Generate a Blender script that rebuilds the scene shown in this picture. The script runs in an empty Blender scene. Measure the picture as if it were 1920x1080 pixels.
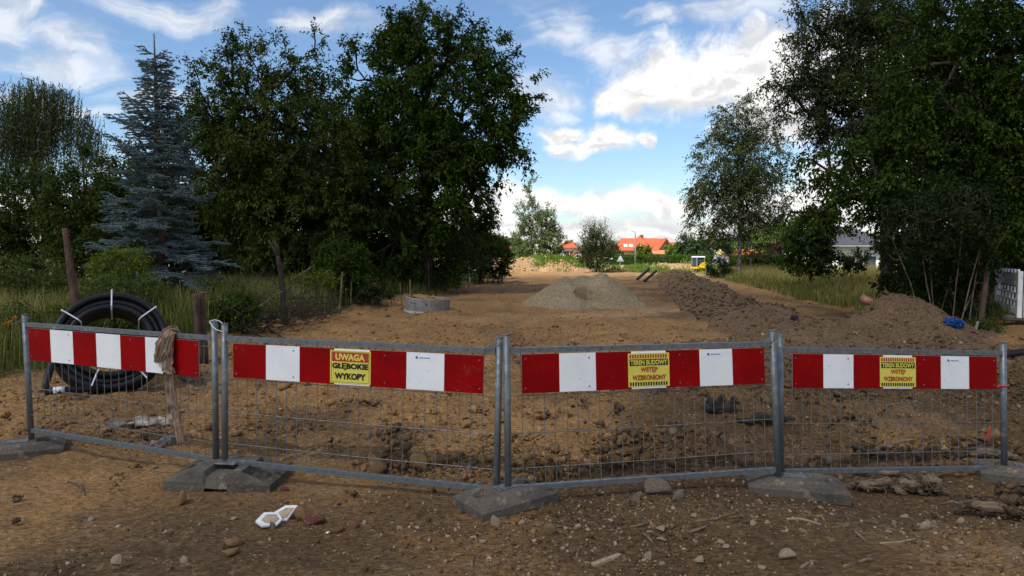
import bpy, math, random
import numpy as np
from mathutils import Vector, Matrix

# ------------------------------------------------------------------ camera, sky, sun, exposure
SC = bpy.context.scene
COL = SC.collection
CAM_H, PITCH, FPX = 1.6, math.radians(2.9), 1280.0
SUN_EL, SUN_AZ = math.radians(50), math.radians(218)     # azimuth clockwise from +Y (view direction)
SKY_STRENGTH, SUN_STRENGTH, EXPOSURE = 0.10, 4.2, 0.94

cam_d = bpy.data.cameras.new('camera')
cam_d.sensor_width = 36.0
cam_d.lens = FPX / 1920.0 * 36.0
cam_d.clip_start, cam_d.clip_end = 0.1, 6000
cam = bpy.data.objects.new('camera', cam_d)
COL.objects.link(cam)
cam.location = (0, 0, CAM_H)
cam.rotation_euler = (math.pi / 2 - PITCH, 0, 0)
SC.camera = cam
SC.view_settings.view_transform = 'Standard'
SC.view_settings.look = 'None'
SC.view_settings.exposure = EXPOSURE
SC.view_settings.gamma = 1.0
SC.view_settings.use_curve_mapping = False
SC.render.engine = 'CYCLES'
SC.cycles.max_bounces = 6
SC.cycles.diffuse_bounces = 3
SC.cycles.glossy_bounces = 2
SC.cycles.transmission_bounces = 3
SC.cycles.transparent_max_bounces = 6
SC.cycles.use_denoising = True


def ray(px, py):
    x, y = (px - 960) / FPX, -(py - 540) / FPX
    return np.array([x, math.cos(PITCH) + y * math.sin(PITCH), -math.sin(PITCH) + y * math.cos(PITCH)])


def at(px, py, Y):
    """World point seen at a photograph pixel, Y metres ahead."""
    d = ray(px, py)
    return np.array([0, 0, CAM_H]) + d * (Y / d[1])


def azel(px, py):
    d = ray(px, py)
    d = d / np.linalg.norm(d)
    return math.atan2(d[0], d[1]), math.asin(d[2])


class NT:
    """Small node tree helper."""
    def __init__(s, tree):
        s.t = tree

    def n(s, typ, **kw):
        nd = s.t.nodes.new(typ)
        for k, v in kw.items():
            setattr(nd, k, v)
        return nd

    def set(s, sock, v):
        if isinstance(v, bpy.types.NodeSocket):
            s.t.links.new(v, sock)
        elif v is not None:
            sock.default_value = v

    def math(s, op, a, b=None, c=None, clamp=False):
        nd = s.n('ShaderNodeMath', operation=op, use_clamp=clamp)
        for i, v in enumerate((a, b, c)):
            s.set(nd.inputs[i], v)
        return nd.outputs[0]

    def vmath(s, op, a, b=None, c=None):
        nd = s.n('ShaderNodeVectorMath', operation=op)
        for i, v in enumerate((a, b, c)):
            s.set(nd.inputs[i], v)
        return nd.outputs['Value'] if op in ('LENGTH', 'DOT_PRODUCT') else nd.outputs[0]

    def noise(s, vec, scale, detail=4, rough=0.55, dist=0.0, dim='3D'):
        nd = s.n('ShaderNodeTexNoise', noise_dimensions=dim)
        s.set(nd.inputs['Vector'], vec)
        s.set(nd.inputs['Scale'], scale)
        s.set(nd.inputs['Detail'], detail)
        s.set(nd.inputs['Roughness'], rough)
        s.set(nd.inputs['Distortion'], dist)
        return nd.outputs['Fac']

    def smooth(s, v, a, b, lo=0.0, hi=1.0):
        nd = s.n('ShaderNodeMapRange', interpolation_type='SMOOTHSTEP')
        for k, val in zip(('Value', 'From Min', 'From Max', 'To Min', 'To Max'), (v, a, b, lo, hi)):
            s.set(nd.inputs[k], val)
        return nd.outputs[0]

    def mix(s, f, a, b, mode='MIX'):
        nd = s.n('ShaderNodeMix', data_type='RGBA', blend_type=mode)
        s.set(nd.inputs[0], f)
        for sock, v in ((nd.inputs[6], a), (nd.inputs[7], b)):
            if isinstance(v, (tuple, list)):
                v = tuple(v[:3]) + (1.0,)
            s.set(sock, v)
        return nd.outputs[2]


def make_world():
    w = bpy.data.worlds.new('World')
    SC.world = w
    w.use_nodes = True
    w.node_tree.nodes.clear()
    T = NT(w.node_tree)
    sky = T.n('ShaderNodeTexSky', sky_type='NISHITA')
    sky.sun_disc = False
    sky.sun_elevation = SUN_EL
    sky.sun_rotation = SUN_AZ
    sky.air_density = 1.05
    sky.dust_density = 0.5
    sky.ozone_density = 2.2
    tc = T.n('ShaderNodeTexCoord')
    sep = T.n('ShaderNodeSeparateXYZ')
    T.set(sep.inputs[0], tc.outputs['Generated'])
    az = T.math('ARCTAN2', sep.outputs[0], sep.outputs[1])
    el = T.math('ARCSINE', sep.outputs[2])
    cmb = T.n('ShaderNodeCombineXYZ')
    T.set(cmb.inputs[0], az)
    T.set(cmb.inputs[1], el)
    p = cmb.outputs[0]
    # domain warp
    wn = T.n('ShaderNodeTexNoise', noise_dimensions='2D')
    T.set(wn.inputs['Vector'], p)
    wn.inputs['Scale'].default_value = 9.0
    wn.inputs['Detail'].default_value = 5.0
    wv = T.vmath('SUBTRACT', wn.outputs['Color'], (0.5, 0.5, 0.5))
    pw = T.vmath('MULTIPLY_ADD', wv, (0.11, 0.07, 0.0), p)
    pw2 = T.vmath('MULTIPLY_ADD', wv, (0.16, 0.05, 0.0), p)

    def field(blobs, vec):
        acc = None
        for (px, py, rx, ry) in blobs:
            a, e = azel(px, py)
            sx, sy = FPX / rx, FPX / ry
            v = T.vmath('MULTIPLY_ADD', vec, (sx, sy, 0), (-a * sx, -e * sy, 0))
            d = T.vmath('LENGTH', v)
            if acc is None:
                acc = d
            else:
                nd = T.n('ShaderNodeMath', operation='SMOOTH_MIN')
                T.set(nd.inputs[0], acc)
                T.set(nd.inputs[1], d)
                nd.inputs[2].default_value = 0.25
                acc = nd.outputs[0]
        return acc
    cum = [(1400, 120, 130, 62), (1280, 152, 130, 62), (1190, 182, 62, 34), (1480, 170, 120, 75), (1600, 120, 150, 80), (1480, 222, 110, 38),
           (1150, 262, 52, 30), (1100, 282, 60, 16), (1228, 268, 30, 20), (1035, 250, 60, 24), (1030, 278, 40, 14),
           (1000, 372, 105, 30), (1130, 378, 95, 24), (1250, 388, 100, 20), (900, 392, 110, 28), (1040, 428, 240, 22), (1300, 428, 240, 26),
           (1500, 400, 160, 46), (1620, 330, 120, 70), (700, 420, 220, 46), (350, 400, 260, 40), (60, 390, 160, 30), (1800, 390, 200, 60)]
    f = field(cum, pw)
    n1 = T.noise(p, 21, 8, 0.66, 0.35, '2D')
    dens = T.math('ADD', T.math('SUBTRACT', 1.0, f), T.math('MULTIPLY', T.math('SUBTRACT', n1, 0.5), 1.35))
    dens_c = T.math('MULTIPLY', T.smooth(dens, -0.30, 0.55), 1.0)
    # the rest of the sky: the same kind of broken cumulus
    outside = T.math('MAXIMUM', T.smooth(T.math('ABSOLUTE', az), 0.68, 0.9), T.smooth(el, 0.42, 0.55))
    n0 = T.noise(tc.outputs['Generated'], 3.2, 6, 0.55)
    dens_o = T.math('MULTIPLY', T.smooth(n0, 0.48, 0.60), outside)
    # thin wisps
    wis = [(1040, 62, 75, 40), (1130, 100, 95, 34), (1228, 32, 62, 20), (1390, 18, 95, 26), (1210, 78, 18, 26), (990, 180, 90, 40), (330, 24, 110, 26), (390, 14, 60, 18),
           (20, 40, 90, 50), (165, 82, 78, 34), (130, 122, 62, 24), (40, 190, 120, 14), (270, 185, 110, 12), (600, 40, 70, 22), (1020, 215, 60, 25), (95, 20, 24, 30)]
    fw = field(wis, pw2)
    rot = T.n('ShaderNodeMapping')
    T.set(rot.inputs['Vector'], pw2)
    rot.inputs['Rotation'].default_value = (0, 0, math.radians(-14))
    rot.inputs['Scale'].default_value = (6, 22, 1)
    n2 = T.noise(rot.outputs[0], 1.0, 6, 0.62, 0.6, '2D')
    dw = T.math('ADD', T.math('SUBTRACT', 1.0, fw), T.math('MULTIPLY', T.math('SUBTRACT', n2, 0.5), 2.0))
    dens_w = T.math('MULTIPLY', T.smooth(dw, -0.30, 1.0), 0.62)
    veil = T.math('MULTIPLY', T.smooth(n2, 0.55, 0.90), 0.30)
    dens_w = T.math('MAXIMUM', dens_w, veil)
    total = T.math('MAXIMUM', T.math('MAXIMUM', dens_c, dens_o), dens_w)
    # grey bases of the thick clouds
    gb = [(1240, 196, 85, 22), (1330, 190, 90, 18), (1500, 232, 110, 30), (1130, 285, 60, 8), (960, 420, 90, 12), (1110, 415, 90, 10), (1240, 420, 90, 12), (1030, 288, 50, 8), (1180, 445, 200, 10)]
    fg = field(gb, pw)
    n3 = T.noise(pw, 34, 4, 0.55, 0.0, '2D')
    grey = T.smooth(T.math('ADD', T.math('SUBTRACT', 1.0, fg), T.math('MULTIPLY', T.math('SUBTRACT', n3, 0.5), 1.4)), -0.35, 0.9)
    grey = T.math('MULTIPLY', grey, 0.75)
    n4 = T.noise(T.vmath('MULTIPLY', pw, (1.0, 1.9, 1.0)), 17, 6, 0.6, 0.0, '2D')
    grey = T.math('MAXIMUM', grey, T.smooth(n4, 0.43, 0.66, 0.0, 0.66))
    k = 1.0 / SKY_STRENGTH
    ccol = T.mix(grey, (0.62 * k, 0.607 * k, 0.585 * k), (0.33 * k, 0.335 * k, 0.355 * k))
    tint = T.mix(1.0, sky.outputs[0], (0.70, 0.775, 0.84), 'MULTIPLY')
    out = T.mix(total, tint, ccol)
    bg = T.n('ShaderNodeBackground')
    T.set(bg.inputs[0], out)
    bg.inputs[1].default_value = SKY_STRENGTH
    o = T.n('ShaderNodeOutputWorld')
    T.set(o.inputs[0], bg.outputs[0])
    w.cycles.sampling_method = 'MANUAL'
    w.cycles.sample_map_resolution = 512


make_world()
SUN_DIR = Vector((math.sin(SUN_AZ) * math.cos(SUN_EL), math.cos(SUN_AZ) * math.cos(SUN_EL), math.sin(SUN_EL)))
sun_d = bpy.data.lights.new('sun', 'SUN')
sun_d.energy = SUN_STRENGTH
sun_d.angle = math.radians(0.53)
sun_d.color = (1.0, 0.95, 0.87)
sun = bpy.data.objects.new('sun', sun_d)
COL.objects.link(sun)
sun.rotation_euler = SUN_DIR.to_track_quat('Z', 'Y').to_euler()

RNG = np.random.default_rng(7)
random.seed(7)

# ------------------------------------------------------------------ numpy noise
def _hash(ix, iy, seed):
    h = (ix.astype(np.int64) * 374761393 + iy.astype(np.int64) * 668265263 + seed * 1442695041) & 0xFFFFFFFF
    h = ((h ^ (h >> 13)) * 1274126177) & 0xFFFFFFFF
    h = ((h ^ (h >> 16)) * 2246822519) & 0xFFFFFFFF
    return ((h ^ (h >> 15)) & 0xFFFFFF) / float(0xFFFFFF)


def vnoise(x, y, seed=0):
    ix, iy = np.floor(x), np.floor(y)
    fx, fy = x - ix, y - iy
    fx, fy = fx * fx * fx * (fx * (fx * 6 - 15) + 10), fy * fy * fy * (fy * (fy * 6 - 15) + 10)
    a, b = _hash(ix, iy, seed), _hash(ix + 1, iy, seed)
    c, d = _hash(ix, iy + 1, seed), _hash(ix + 1, iy + 1, seed)
    return (a + (b - a) * fx) * (1 - fy) + (c + (d - c) * fx) * fy


def fbm(x, y, octaves=4, seed=0, gain=0.5):
    s, a, t = 0.0, 1.0, 0.0
    for o in range(octaves):
        s = s + a * (vnoise(x * 1.0, y * 1.0, seed + o * 17) - 0.5)
        t += a
        x, y = x * 2.03 + 3.1, y * 1.97 - 1.7
        a *= gain
    return s / t * 2.0          # about -1 .. 1


def sstep(x, a, b):
    t = np.clip((x - a) / (b - a), 0, 1)
    return t * t * (3 - 2 * t)


# ------------------------------------------------------------------ mesh helpers
def np_mesh(name, V, F, attrs=None, smooth=False):
    V = np.ascontiguousarray(V, dtype=np.float32)
    F = np.ascontiguousarray(F, dtype=np.int32)
    me = bpy.data.meshes.new(name)
    me.vertices.add(len(V))
    me.vertices.foreach_set('co', V.ravel())
    m, k = F.shape
    me.loops.add(m * k)
    me.loops.foreach_set('vertex_index', F.ravel())
    me.polygons.add(m)
    me.polygons.foreach_set('loop_start', np.arange(0, m * k, k, dtype=np.int32))
    if attrs:
        for an, av in attrs.items():
            at_ = me.attributes.new(an, 'FLOAT', 'POINT')
            at_.data.foreach_set('value', np.ascontiguousarray(av, dtype=np.float32))
    me.update(calc_edges=True)
    if smooth:
        me.polygons.foreach_set('use_smooth', np.ones(m, dtype=bool))
    return me


def link(name, data, mat=None, parent=None, loc=None):
    o = bpy.data.objects.new(name, data)
    COL.objects.link(o)
    if mat is not None and data is not None and len(data.materials) == 0:
        data.materials.append(mat)
    if parent is not None:
        o.parent = parent
    if loc is not None:
        o.location = loc
    return o


def tag(o, label=None, cat=None, group=None, kind=None):
    if label:
        o['label'] = label
    if cat:
        o['category'] = cat
    if group:
        o['group'] = group
    if kind:
        o['kind'] = kind
    return o


def empty(name, loc, label, cat, group=None, rz=0.0):
    o = bpy.data.objects.new(name, None)
    COL.objects.link(o)
    o.empty_display_size = 0.1
    o.location = [float(v) for v in loc]
    o.rotation_euler = (0, 0, rz)
    return tag(o, label, cat, group)


class MB:
    """Collects polygons; build() links them as one mesh object."""
    def __init__(s):
        s.v, s.f = [], []

    def add(s, V, F):
        b = len(s.v)
        s.v.extend([tuple(float(c) for c in p) for p in V])
        s.f.extend([tuple(i + b for i in f) for f in F])
        return s

    def hexa(s, P):
        """P: 8 points, bottom ring 0-3 then top ring 4-7."""
        return s.add(P, [(3, 2, 1, 0), (4, 5, 6, 7), (0, 1, 5, 4), (1, 2, 6, 5), (2, 3, 7, 6), (3, 0, 4, 7)])

    def box(s, x0, x1, y0, y1, z0, z1):
        return s.hexa([(x0, y0, z0), (x1, y0, z0), (x1, y1, z0), (x0, y1, z0), (x0, y0, z1), (x1, y0, z1), (x1, y1, z1), (x0, y1, z1)])

    def tube(s, pts, rad, n=8, cap=True, squash=1.0):
        pts = [Vector([float(c) for c in p]) for p in pts]
        if not hasattr(rad, '__len__'):
            rad = [rad] * len(pts)
        base = len(s.v)
        up = None
        for i, p in enumerate(pts):
            t = (pts[min(i + 1, len(pts) - 1)] - pts[max(i - 1, 0)]).normalized()
            if up is None:
                up = t.orthogonal().normalized()
            up = (up - t * up.dot(t))
            up = up.normalized() if up.length > 1e-6 else t.orthogonal().normalized()
            b = t.cross(up)
            for k in range(n):
                a = 2 * math.pi * k / n
                s.v.append(tuple(p + (up * math.cos(a) + b * math.sin(a) * squash) * rad[i]))
        for i in range(len(pts) - 1):
            for k in range(n):
                a, b2 = base + i * n + k, base + i * n + (k + 1) % n
                s.f.append((a, b2, b2 + n, a + n))
        if cap:
            s.f.append(tuple(base + k for k in reversed(range(n))))
            e = base + (len(pts) - 1) * n
            s.f.append(tuple(e + k for k in range(n)))
        return s

    def lathe(s, prof, n=24, cx=0, cy=0, closed=False):
        base = len(s.v)
        for (r, z) in prof:
            for k in range(n):
                a = 2 * math.pi * k / n
                s.v.append((cx + r * math.cos(a), cy + r * math.sin(a), z))
        m = len(prof)
        for i in range(m if closed else m - 1):
            for k in range(n):
                i2 = (i + 1) % m
                s.f.append((base + i * n + k, base + i * n + (k + 1) % n, base + i2 * n + (k + 1) % n, base + i2 * n + k))
        return s

    def prism(s, poly, y0, y1):
        """poly in x,z extruded along y."""
        n = len(poly)
        V = [(x, y0, z) for x, z in poly] + [(x, y1, z) for x, z in poly]
        F = [tuple(range(n)), tuple(reversed(range(n, 2 * n)))] + [(i + n, (i + 1) % n + n, (i + 1) % n, i) for i in range(n)]
        return s.add(V, F)

    def mesh(s, name, smooth=False, bevel=0.0):
        me = bpy.data.meshes.new(name)
        me.from_pydata(s.v, [], s.f)
        import bmesh
        bm = bmesh.new()
        bm.from_mesh(me)
        bmesh.ops.recalc_face_normals(bm, faces=bm.faces)
        if bevel > 0:
            bmesh.ops.bevel(bm, geom=list(bm.edges), offset=bevel, segments=1, affect='EDGES', clamp_overlap=True)
        bm.to_mesh(me)
        bm.free()
        if smooth:
            me.polygons.foreach_set('use_smooth', np.ones(len(me.polygons), dtype=bool))
        return me

    def build(s, name, mat, parent=None, smooth=False, bevel=0.0, loc=None):
        return link(name, s.mesh(name, smooth, bevel), mat, parent, loc)


# ------------------------------------------------------------------ materials
def material(name):
    m = bpy.data.materials.new(name)
    m.use_nodes = True
    m.node_tree.nodes.clear()
    T = NT(m.node_tree)
    out = T.n('ShaderNodeOutputMaterial')
    return m, T, out


def surf(name, c1, c2=None, scale=8.0, rough=0.7, metallic=0.0, bump=0.0, bscale=None, spec=0.3, detail=5, contrast=(0.35, 0.65), speck=None, coords='Object', stretch=None, roughvar=0.0, splash=0.0):
    m, T, out = material(name)
    b = T.n('ShaderNodeBsdfPrincipled')
    tc = T.n('ShaderNodeTexCoord')
    vec = tc.outputs[coords]
    if stretch:
        vec = T.vmath('MULTIPLY', vec, stretch)
    c2 = c2 or tuple(v * 0.75 for v in c1)
    f = T.noise(vec, scale, detail, 0.6)
    col = T.mix(T.smooth(f, *contrast), c1, c2)
    if speck:
        sc_, colr, lo, hi = speck
        f2 = T.noise(vec, sc_, 3, 0.6)
        col = T.mix(T.smooth(f2, lo, hi), col, colr)
    if splash:                               # dried mud specks and smears
        v2 = T.noise(vec, 90, 2, 0.5)
        v3 = T.noise(vec, 7, 6, 0.7)
        mud = T.math('MAXIMUM', T.math('MULTIPLY', T.smooth(v2, 0.66, 0.72), T.smooth(v3, 0.45, 0.62)), T.smooth(v3, 0.60, 0.85, 0.0, 0.55))
        col = T.mix(T.math('MULTIPLY', mud, splash), col, (0.24, 0.16, 0.09))
    T.set(b.inputs['Base Color'], col)
    if roughvar:
        T.set(b.inputs['Roughness'], T.smooth(f, 0.3, 0.7, rough - roughvar, rough + roughvar))
    else:
        b.inputs['Roughness'].default_value = rough
    b.inputs['Metallic'].default_value = metallic
    b.inputs['Specular IOR Level'].default_value = spec
    if bump:
        nb = T.n('ShaderNodeBump')
        nb.inputs['Strength'].default_value = bump
        nb.inputs['Distance'].default_value = 0.02
        T.set(nb.inputs['Height'], T.noise(vec, bscale or scale * 4, 5, 0.65))
        T.set(b.inputs['Normal'], nb.outputs[0])
    T.set(out.inputs[0], b.outputs[0])
    return m


def leaf_mat(name, c1, c2, c3=None, trans=0.22, rough=0.7, spec=0.10):
    """Leaf colour varies leaf by leaf through the mesh attribute rnd."""
    m, T, out = material(name)
    at_ = T.n('ShaderNodeAttribute', attribute_name='rnd')
    col = T.mix(at_.outputs['Fac'], c1, c2)
    if c3:
        col = T.mix(T.smooth(at_.outputs['Fac'], 0.90, 0.99), col, c3)
    b = T.n('ShaderNodeBsdfPrincipled')
    T.set(b.inputs['Base Color'], col)
    b.inputs['Roughness'].default_value = rough
    b.inputs['Specular IOR Level'].default_value = spec
    tr = T.n('ShaderNodeBsdfTranslucent')
    T.set(tr.inputs[0], T.mix(1.0, col, (1.25, 1.35, 0.55), 'MULTIPLY'))
    mx = T.n('ShaderNodeMixShader')
    mx.inputs[0].default_value = trans
    T.set(mx.inputs[1], b.outputs[0])
    T.set(mx.inputs[2], tr.outputs[0])
    T.set(out.inputs[0], mx.outputs[0])
    return m


def soil_mat(name, ochre, dark, pale, grass=None, bump=0.6):
    """Bare earth; attributes tone (0 ochre, 1 dark), pale and grassy steer it, noise breaks it up."""
    m, T, out = material(name)
    geo = T.n('ShaderNodeNewGeometry')
    pos = geo.outputs['Position']

    def attr(n):
        return T.n('ShaderNodeAttribute', attribute_name=n).outputs['Fac']
    n1 = T.noise(pos, 1.6, 6, 0.66)
    n2 = T.noise(pos, 11.0, 6, 0.72)
    n3 = T.noise(pos, 70.0, 4, 0.65)
    tone = T.math('ADD', attr('tone'), T.math('MULTIPLY', T.math('SUBTRACT', n1, 0.5), 1.1))
    tone = T.math('ADD', tone, T.math('MULTIPLY', T.math('SUBTRACT', n2, 0.5), 1.5))
    col = T.mix(T.smooth(tone, 0.0, 1.0), ochre, dark)
    pl = T.math('ADD', attr('pale'), T.math('MULTIPLY', T.math('SUBTRACT', n2, 0.52), 1.6))
    col = T.mix(T.math('MULTIPLY', T.smooth(pl, 0.15, 0.85), 0.75), col, pale)
    col = T.mix(T.math('MULTIPLY', T.smooth(n3, 0.60, 0.72), 0.55), col, pale)
    col = T.mix(T.math('MULTIPLY', T.smooth(n3, 0.42, 0.30), 0.6), col, dark)
    # small pebbles
    vo = T.n('ShaderNodeTexVoronoi', feature='F1')
    T.set(vo.inputs['Vector'], pos)
    vo.inputs['Scale'].default_value = 26.0
    peb = T.math('MULTIPLY', T.smooth(vo.outputs['Distance'], 0.26, 0.16), T.smooth(T.noise(pos, 5.0, 2, 0.5), 0.5, 0.62))
    col = T.mix(T.math('MULTIPLY', peb, 0.6), col, pale)
    if grass:
        g = T.smooth(T.math('ADD', attr('grassy'), T.math('MULTIPLY', T.math('SUBTRACT', n2, 0.5), 0.8)), 0.35, 0.65)
        gcol = T.mix(T.smooth(n1, 0.35, 0.65), grass[0], grass[1])
        col = T.mix(g, col, gcol)
    n5 = T.noise(T.vmath('MULTIPLY', pos, (1.0, 2.2, 1.0)), 24.0, 5, 0.75)
    val = T.math('MULTIPLY', T.smooth(n5, 0.30, 0.72, 0.42, 1.6), T.smooth(n1, 0.25, 0.75, 0.78, 1.2))
    col = T.mix(1.0, col, val, 'MULTIPLY')
    b = T.n('ShaderNodeBsdfPrincipled')
    T.set(b.inputs['Base Color'], col)
    b.inputs['Roughness'].default_value = 0.92
    b.inputs['Specular IOR Level'].default_value = 0.15
    nb = T.n('ShaderNodeBump')
    nb.inputs['Strength'].default_value = bump
    nb.inputs['Distance'].default_value = 0.05
    h = T.math('ADD', T.math('MULTIPLY', n2, 1.0), T.math('MULTIPLY', n3, 0.35))
    h = T.math('ADD', h, T.math('MULTIPLY', peb, 0.25))
    T.set(nb.inputs['Height'], h)
    T.set(b.inputs['Normal'], nb.outputs[0])
    T.set(out.inputs[0], b.outputs[0])
    return m


OCHRE, DARK, PALE = (0.295, 0.162, 0.062), (0.094, 0.055, 0.026), (0.42, 0.285, 0.158)
M = {}
M['soil'] = soil_mat('bare_soil', OCHRE, DARK, PALE, grass=((0.075, 0.085, 0.024), (0.15, 0.145, 0.045)))
M['sand'] = soil_mat('grey_sand', (0.345, 0.268, 0.165), (0.175, 0.125, 0.073), (0.47, 0.375, 0.245), bump=1.0)
M['spoil'] = soil_mat('brown_spoil', (0.185, 0.115, 0.064), (0.082, 0.051, 0.030), (0.28, 0.19, 0.115), bump=0.9)
M['bank'] = soil_mat('sandy_bank', (0.36, 0.225, 0.115), (0.17, 0.105, 0.055), (0.48, 0.34, 0.21), bump=0.8)
M['galv'] = surf('galvanised_steel', (0.185, 0.20, 0.205), (0.135, 0.147, 0.152), 22, 0.5, 0.55, 0.03, spec=0.4, speck=(9, (0.30, 0.30, 0.29), 0.6, 0.75), roughvar=0.08)
M['wire'] = surf('galvanised_wire', (0.20, 0.20, 0.195), (0.11, 0.10, 0.09), 30, 0.5, 0.3)
M['red'] = surf('red_reflective', (0.27, 0.002, 0.003), (0.21, 0.002, 0.003), 4, 0.5, 0, 0.0, spec=0.06, speck=(26, (0.17, 0.035, 0.022), 0.68, 0.82), splash=0.45)
M['white'] = surf('white_reflective', (0.82, 0.81, 0.80), (0.77, 0.76, 0.75), 5, 0.42, 0, 0.0, spec=0.25, speck=(26, (0.40, 0.33, 0.25), 0.66, 0.80), splash=0.75)
M['yellow'] = surf('yellow_plate', (0.70, 0.60, 0.10), (0.64, 0.54, 0.085), 9, 0.5, spec=0.25)
M['signred'] = surf('sign_red', (0.42, 0.045, 0.02), (0.34, 0.035, 0.018), 20, 0.5)
M['signblack'] = surf('sign_black', (0.012, 0.012, 0.012), (0.02, 0.02, 0.018), 20, 0.5)
M['navy'] = surf('navy_print', (0.03, 0.03, 0.07), (0.04, 0.04, 0.09), 20, 0.5)
M['sticker'] = surf('sticker_film', (0.80, 0.81, 0.88), (0.74, 0.75, 0.82), 20, 0.4)
M['rubber'] = surf('recycled_rubber', (0.150, 0.126, 0.100), (0.072, 0.062, 0.052), 7, 0.88, 0, 0.7, 60, spec=0.15, speck=(14, (0.27, 0.205, 0.14), 0.52, 0.75), splash=0.8)
M['pipe'] = surf('black_polyethylene', (0.008, 0.009, 0.011), (0.014, 0.014, 0.016), 6, 0.45, 0, 0.0, spec=0.22, speck=(5, (0.035, 0.029, 0.024), 0.62, 0.8))
M['strap'] = surf('white_strap', (0.70, 0.70, 0.72), (0.6, 0.6, 0.6), 20, 0.5)
M['cloth'] = surf('muddy_cloth', (0.36, 0.25, 0.17), (0.13, 0.085, 0.056), 9, 0.95, 0, 0.4, 40, speck=(5, (0.40, 0.32, 0.25), 0.6, 0.72))
M['cloth2'] = surf('pale_rag', (0.46, 0.42, 0.38), (0.20, 0.15, 0.11), 9, 0.95, 0, 0.4, 40)
M['concrete'] = surf('concrete', (0.24, 0.225, 0.205), (0.165, 0.15, 0.135), 5, 0.9, 0, 0.5, 50, speck=(18, (0.11, 0.10, 0.09), 0.60, 0.7), splash=0.9)
M['concrete_pale'] = surf('pale_concrete', (0.42, 0.43, 0.46), (0.34, 0.345, 0.36), 5, 0.9, 0, 0.3, 50)
M['bark'] = surf('bark', (0.058, 0.043, 0.031), (0.022, 0.016, 0.012), 14, 0.95, 0, 0.9, 30, stretch=(1, 1, 0.25))
M['bark_red'] = surf('reddish_bark', (0.125, 0.07, 0.05), (0.055, 0.034, 0.027), 12, 0.95, 0, 0.9, 30, stretch=(1, 1, 0.4))
M['birch_bark'] = surf('birch_bark', (0.17, 0.16, 0.145), (0.03, 0.028, 0.025), 7, 0.85, 0, 0.5, 20, contrast=(0.48, 0.62), stretch=(1, 1, 0.6))
M['cutwood'] = surf('cut_wood', (0.32, 0.16, 0.085), (0.21, 0.10, 0.055), 20, 0.9)
M['deadwood'] = surf('weathered_wood', (0.22, 0.155, 0.10), (0.085, 0.058, 0.038), 16, 0.95, 0, 0.6, 50, stretch=(1, 1, 0.3))
M['driftwood'] = surf('fibrous_wood', (0.23, 0.16, 0.10), (0.06, 0.04, 0.026), 26, 0.95, 0, 1.0, 70, stretch=(0.18, 1, 1), contrast=(0.4, 0.6))
M['plank'] = surf('pale_plank', (0.36, 0.27, 0.18), (0.25, 0.18, 0.115), 25, 0.9, 0, 0.3, 60)
M['char'] = surf('blackened_wood', (0.022, 0.018, 0.015), (0.045, 0.036, 0.03), 10, 0.95, 0, 0.8, 40)
M['stone'] = surf('pale_stone', (0.37, 0.275, 0.18), (0.22, 0.15, 0.092), 12, 0.95, 0, 0.5, 50, speck=(25, (0.42, 0.38, 0.32), 0.6, 0.72))
M['stone_grey'] = surf('grey_stone', (0.20, 0.165, 0.13), (0.10, 0.078, 0.058), 12, 0.95, 0, 0.5, 50, speck=(9, (0.26, 0.17, 0.10), 0.55, 0.7))
M['stone_brown'] = surf('earthy_stone', (0.27, 0.155, 0.068), (0.15, 0.085, 0.04), 12, 0.95, 0, 0.5, 50)
M['brick'] = surf('broken_brick', (0.20, 0.055, 0.035), (0.13, 0.06, 0.042), 14, 0.95, 0, 0.6, 50, speck=(7, (0.21, 0.15, 0.10), 0.52, 0.62))
M['ceramic'] = surf('white_ceramic', (0.72, 0.73, 0.74), (0.62, 0.62, 0.62), 10, 0.35, spec=0.5)
M['mortar'] = surf('tile_mortar', (0.46, 0.35, 0.23), (0.34, 0.25, 0.16), 30, 0.95, 0, 0.4)
M['terracotta'] = surf('orange_drain_pipe', (0.36, 0.155, 0.105), (0.25, 0.11, 0.08), 7, 0.5)
M['blue'] = surf('blue_sheet', (0.010, 0.070, 0.25), (0.007, 0.04, 0.15), 9, 0.5)
M['green_sheet'] = surf('teal_sheet', (0.015, 0.10, 0.10), (0.01, 0.06, 0.065), 9, 0.5)
M['redpaint'] = surf('red_plastic', (0.55, 0.03, 0.025), (0.42, 0.025, 0.02), 9, 0.5)
M['plastic'] = surf('white_barrier_plastic', (0.80, 0.79, 0.78), (0.66, 0.65, 0.63), 5, 0.5, speck=(8, (0.42, 0.35, 0.28), 0.64, 0.78))
M['roof'] = surf('orange_roof_tile', (0.43, 0.098, 0.040), (0.35, 0.078, 0.034), 3, 0.8, 0, 0.3, 6)
M['roof_pale'] = surf('salmon_roof_tile', (0.60, 0.23, 0.11), (0.50, 0.17, 0.08), 3, 0.7, 0, 0.3, 6)
M['roof_dark'] = surf('dark_roof_tile', (0.045, 0.048, 0.055), (0.06, 0.06, 0.065), 3, 0.6, 0, 0.3, 6)
M['cream'] = surf('cream_render', (0.60, 0.50, 0.32), (0.55, 0.45, 0.29), 2, 0.9)
M['whitewall'] = surf('white_render', (0.74, 0.74, 0.73), (0.68, 0.68, 0.67), 2, 0.9)
M['greywall'] = surf('grey_render', (0.30, 0.29, 0.27), (0.26, 0.25, 0.23), 2, 0.9)
M['timber'] = surf('brown_timber', (0.12, 0.05, 0.028), (0.085, 0.036, 0.02), 6, 0.8)
M['glass'] = surf('window_glass', (0.05, 0.065, 0.08), (0.04, 0.05, 0.065), 2, 0.12, spec=0.45)
M['frame'] = surf('white_frame', (0.75, 0.75, 0.74), (0.7, 0.7, 0.7), 4, 0.5)
M['solar'] = surf('solar_panel', (0.012, 0.02, 0.07), (0.018, 0.03, 0.09), 3, 0.15, spec=0.7)
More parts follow.
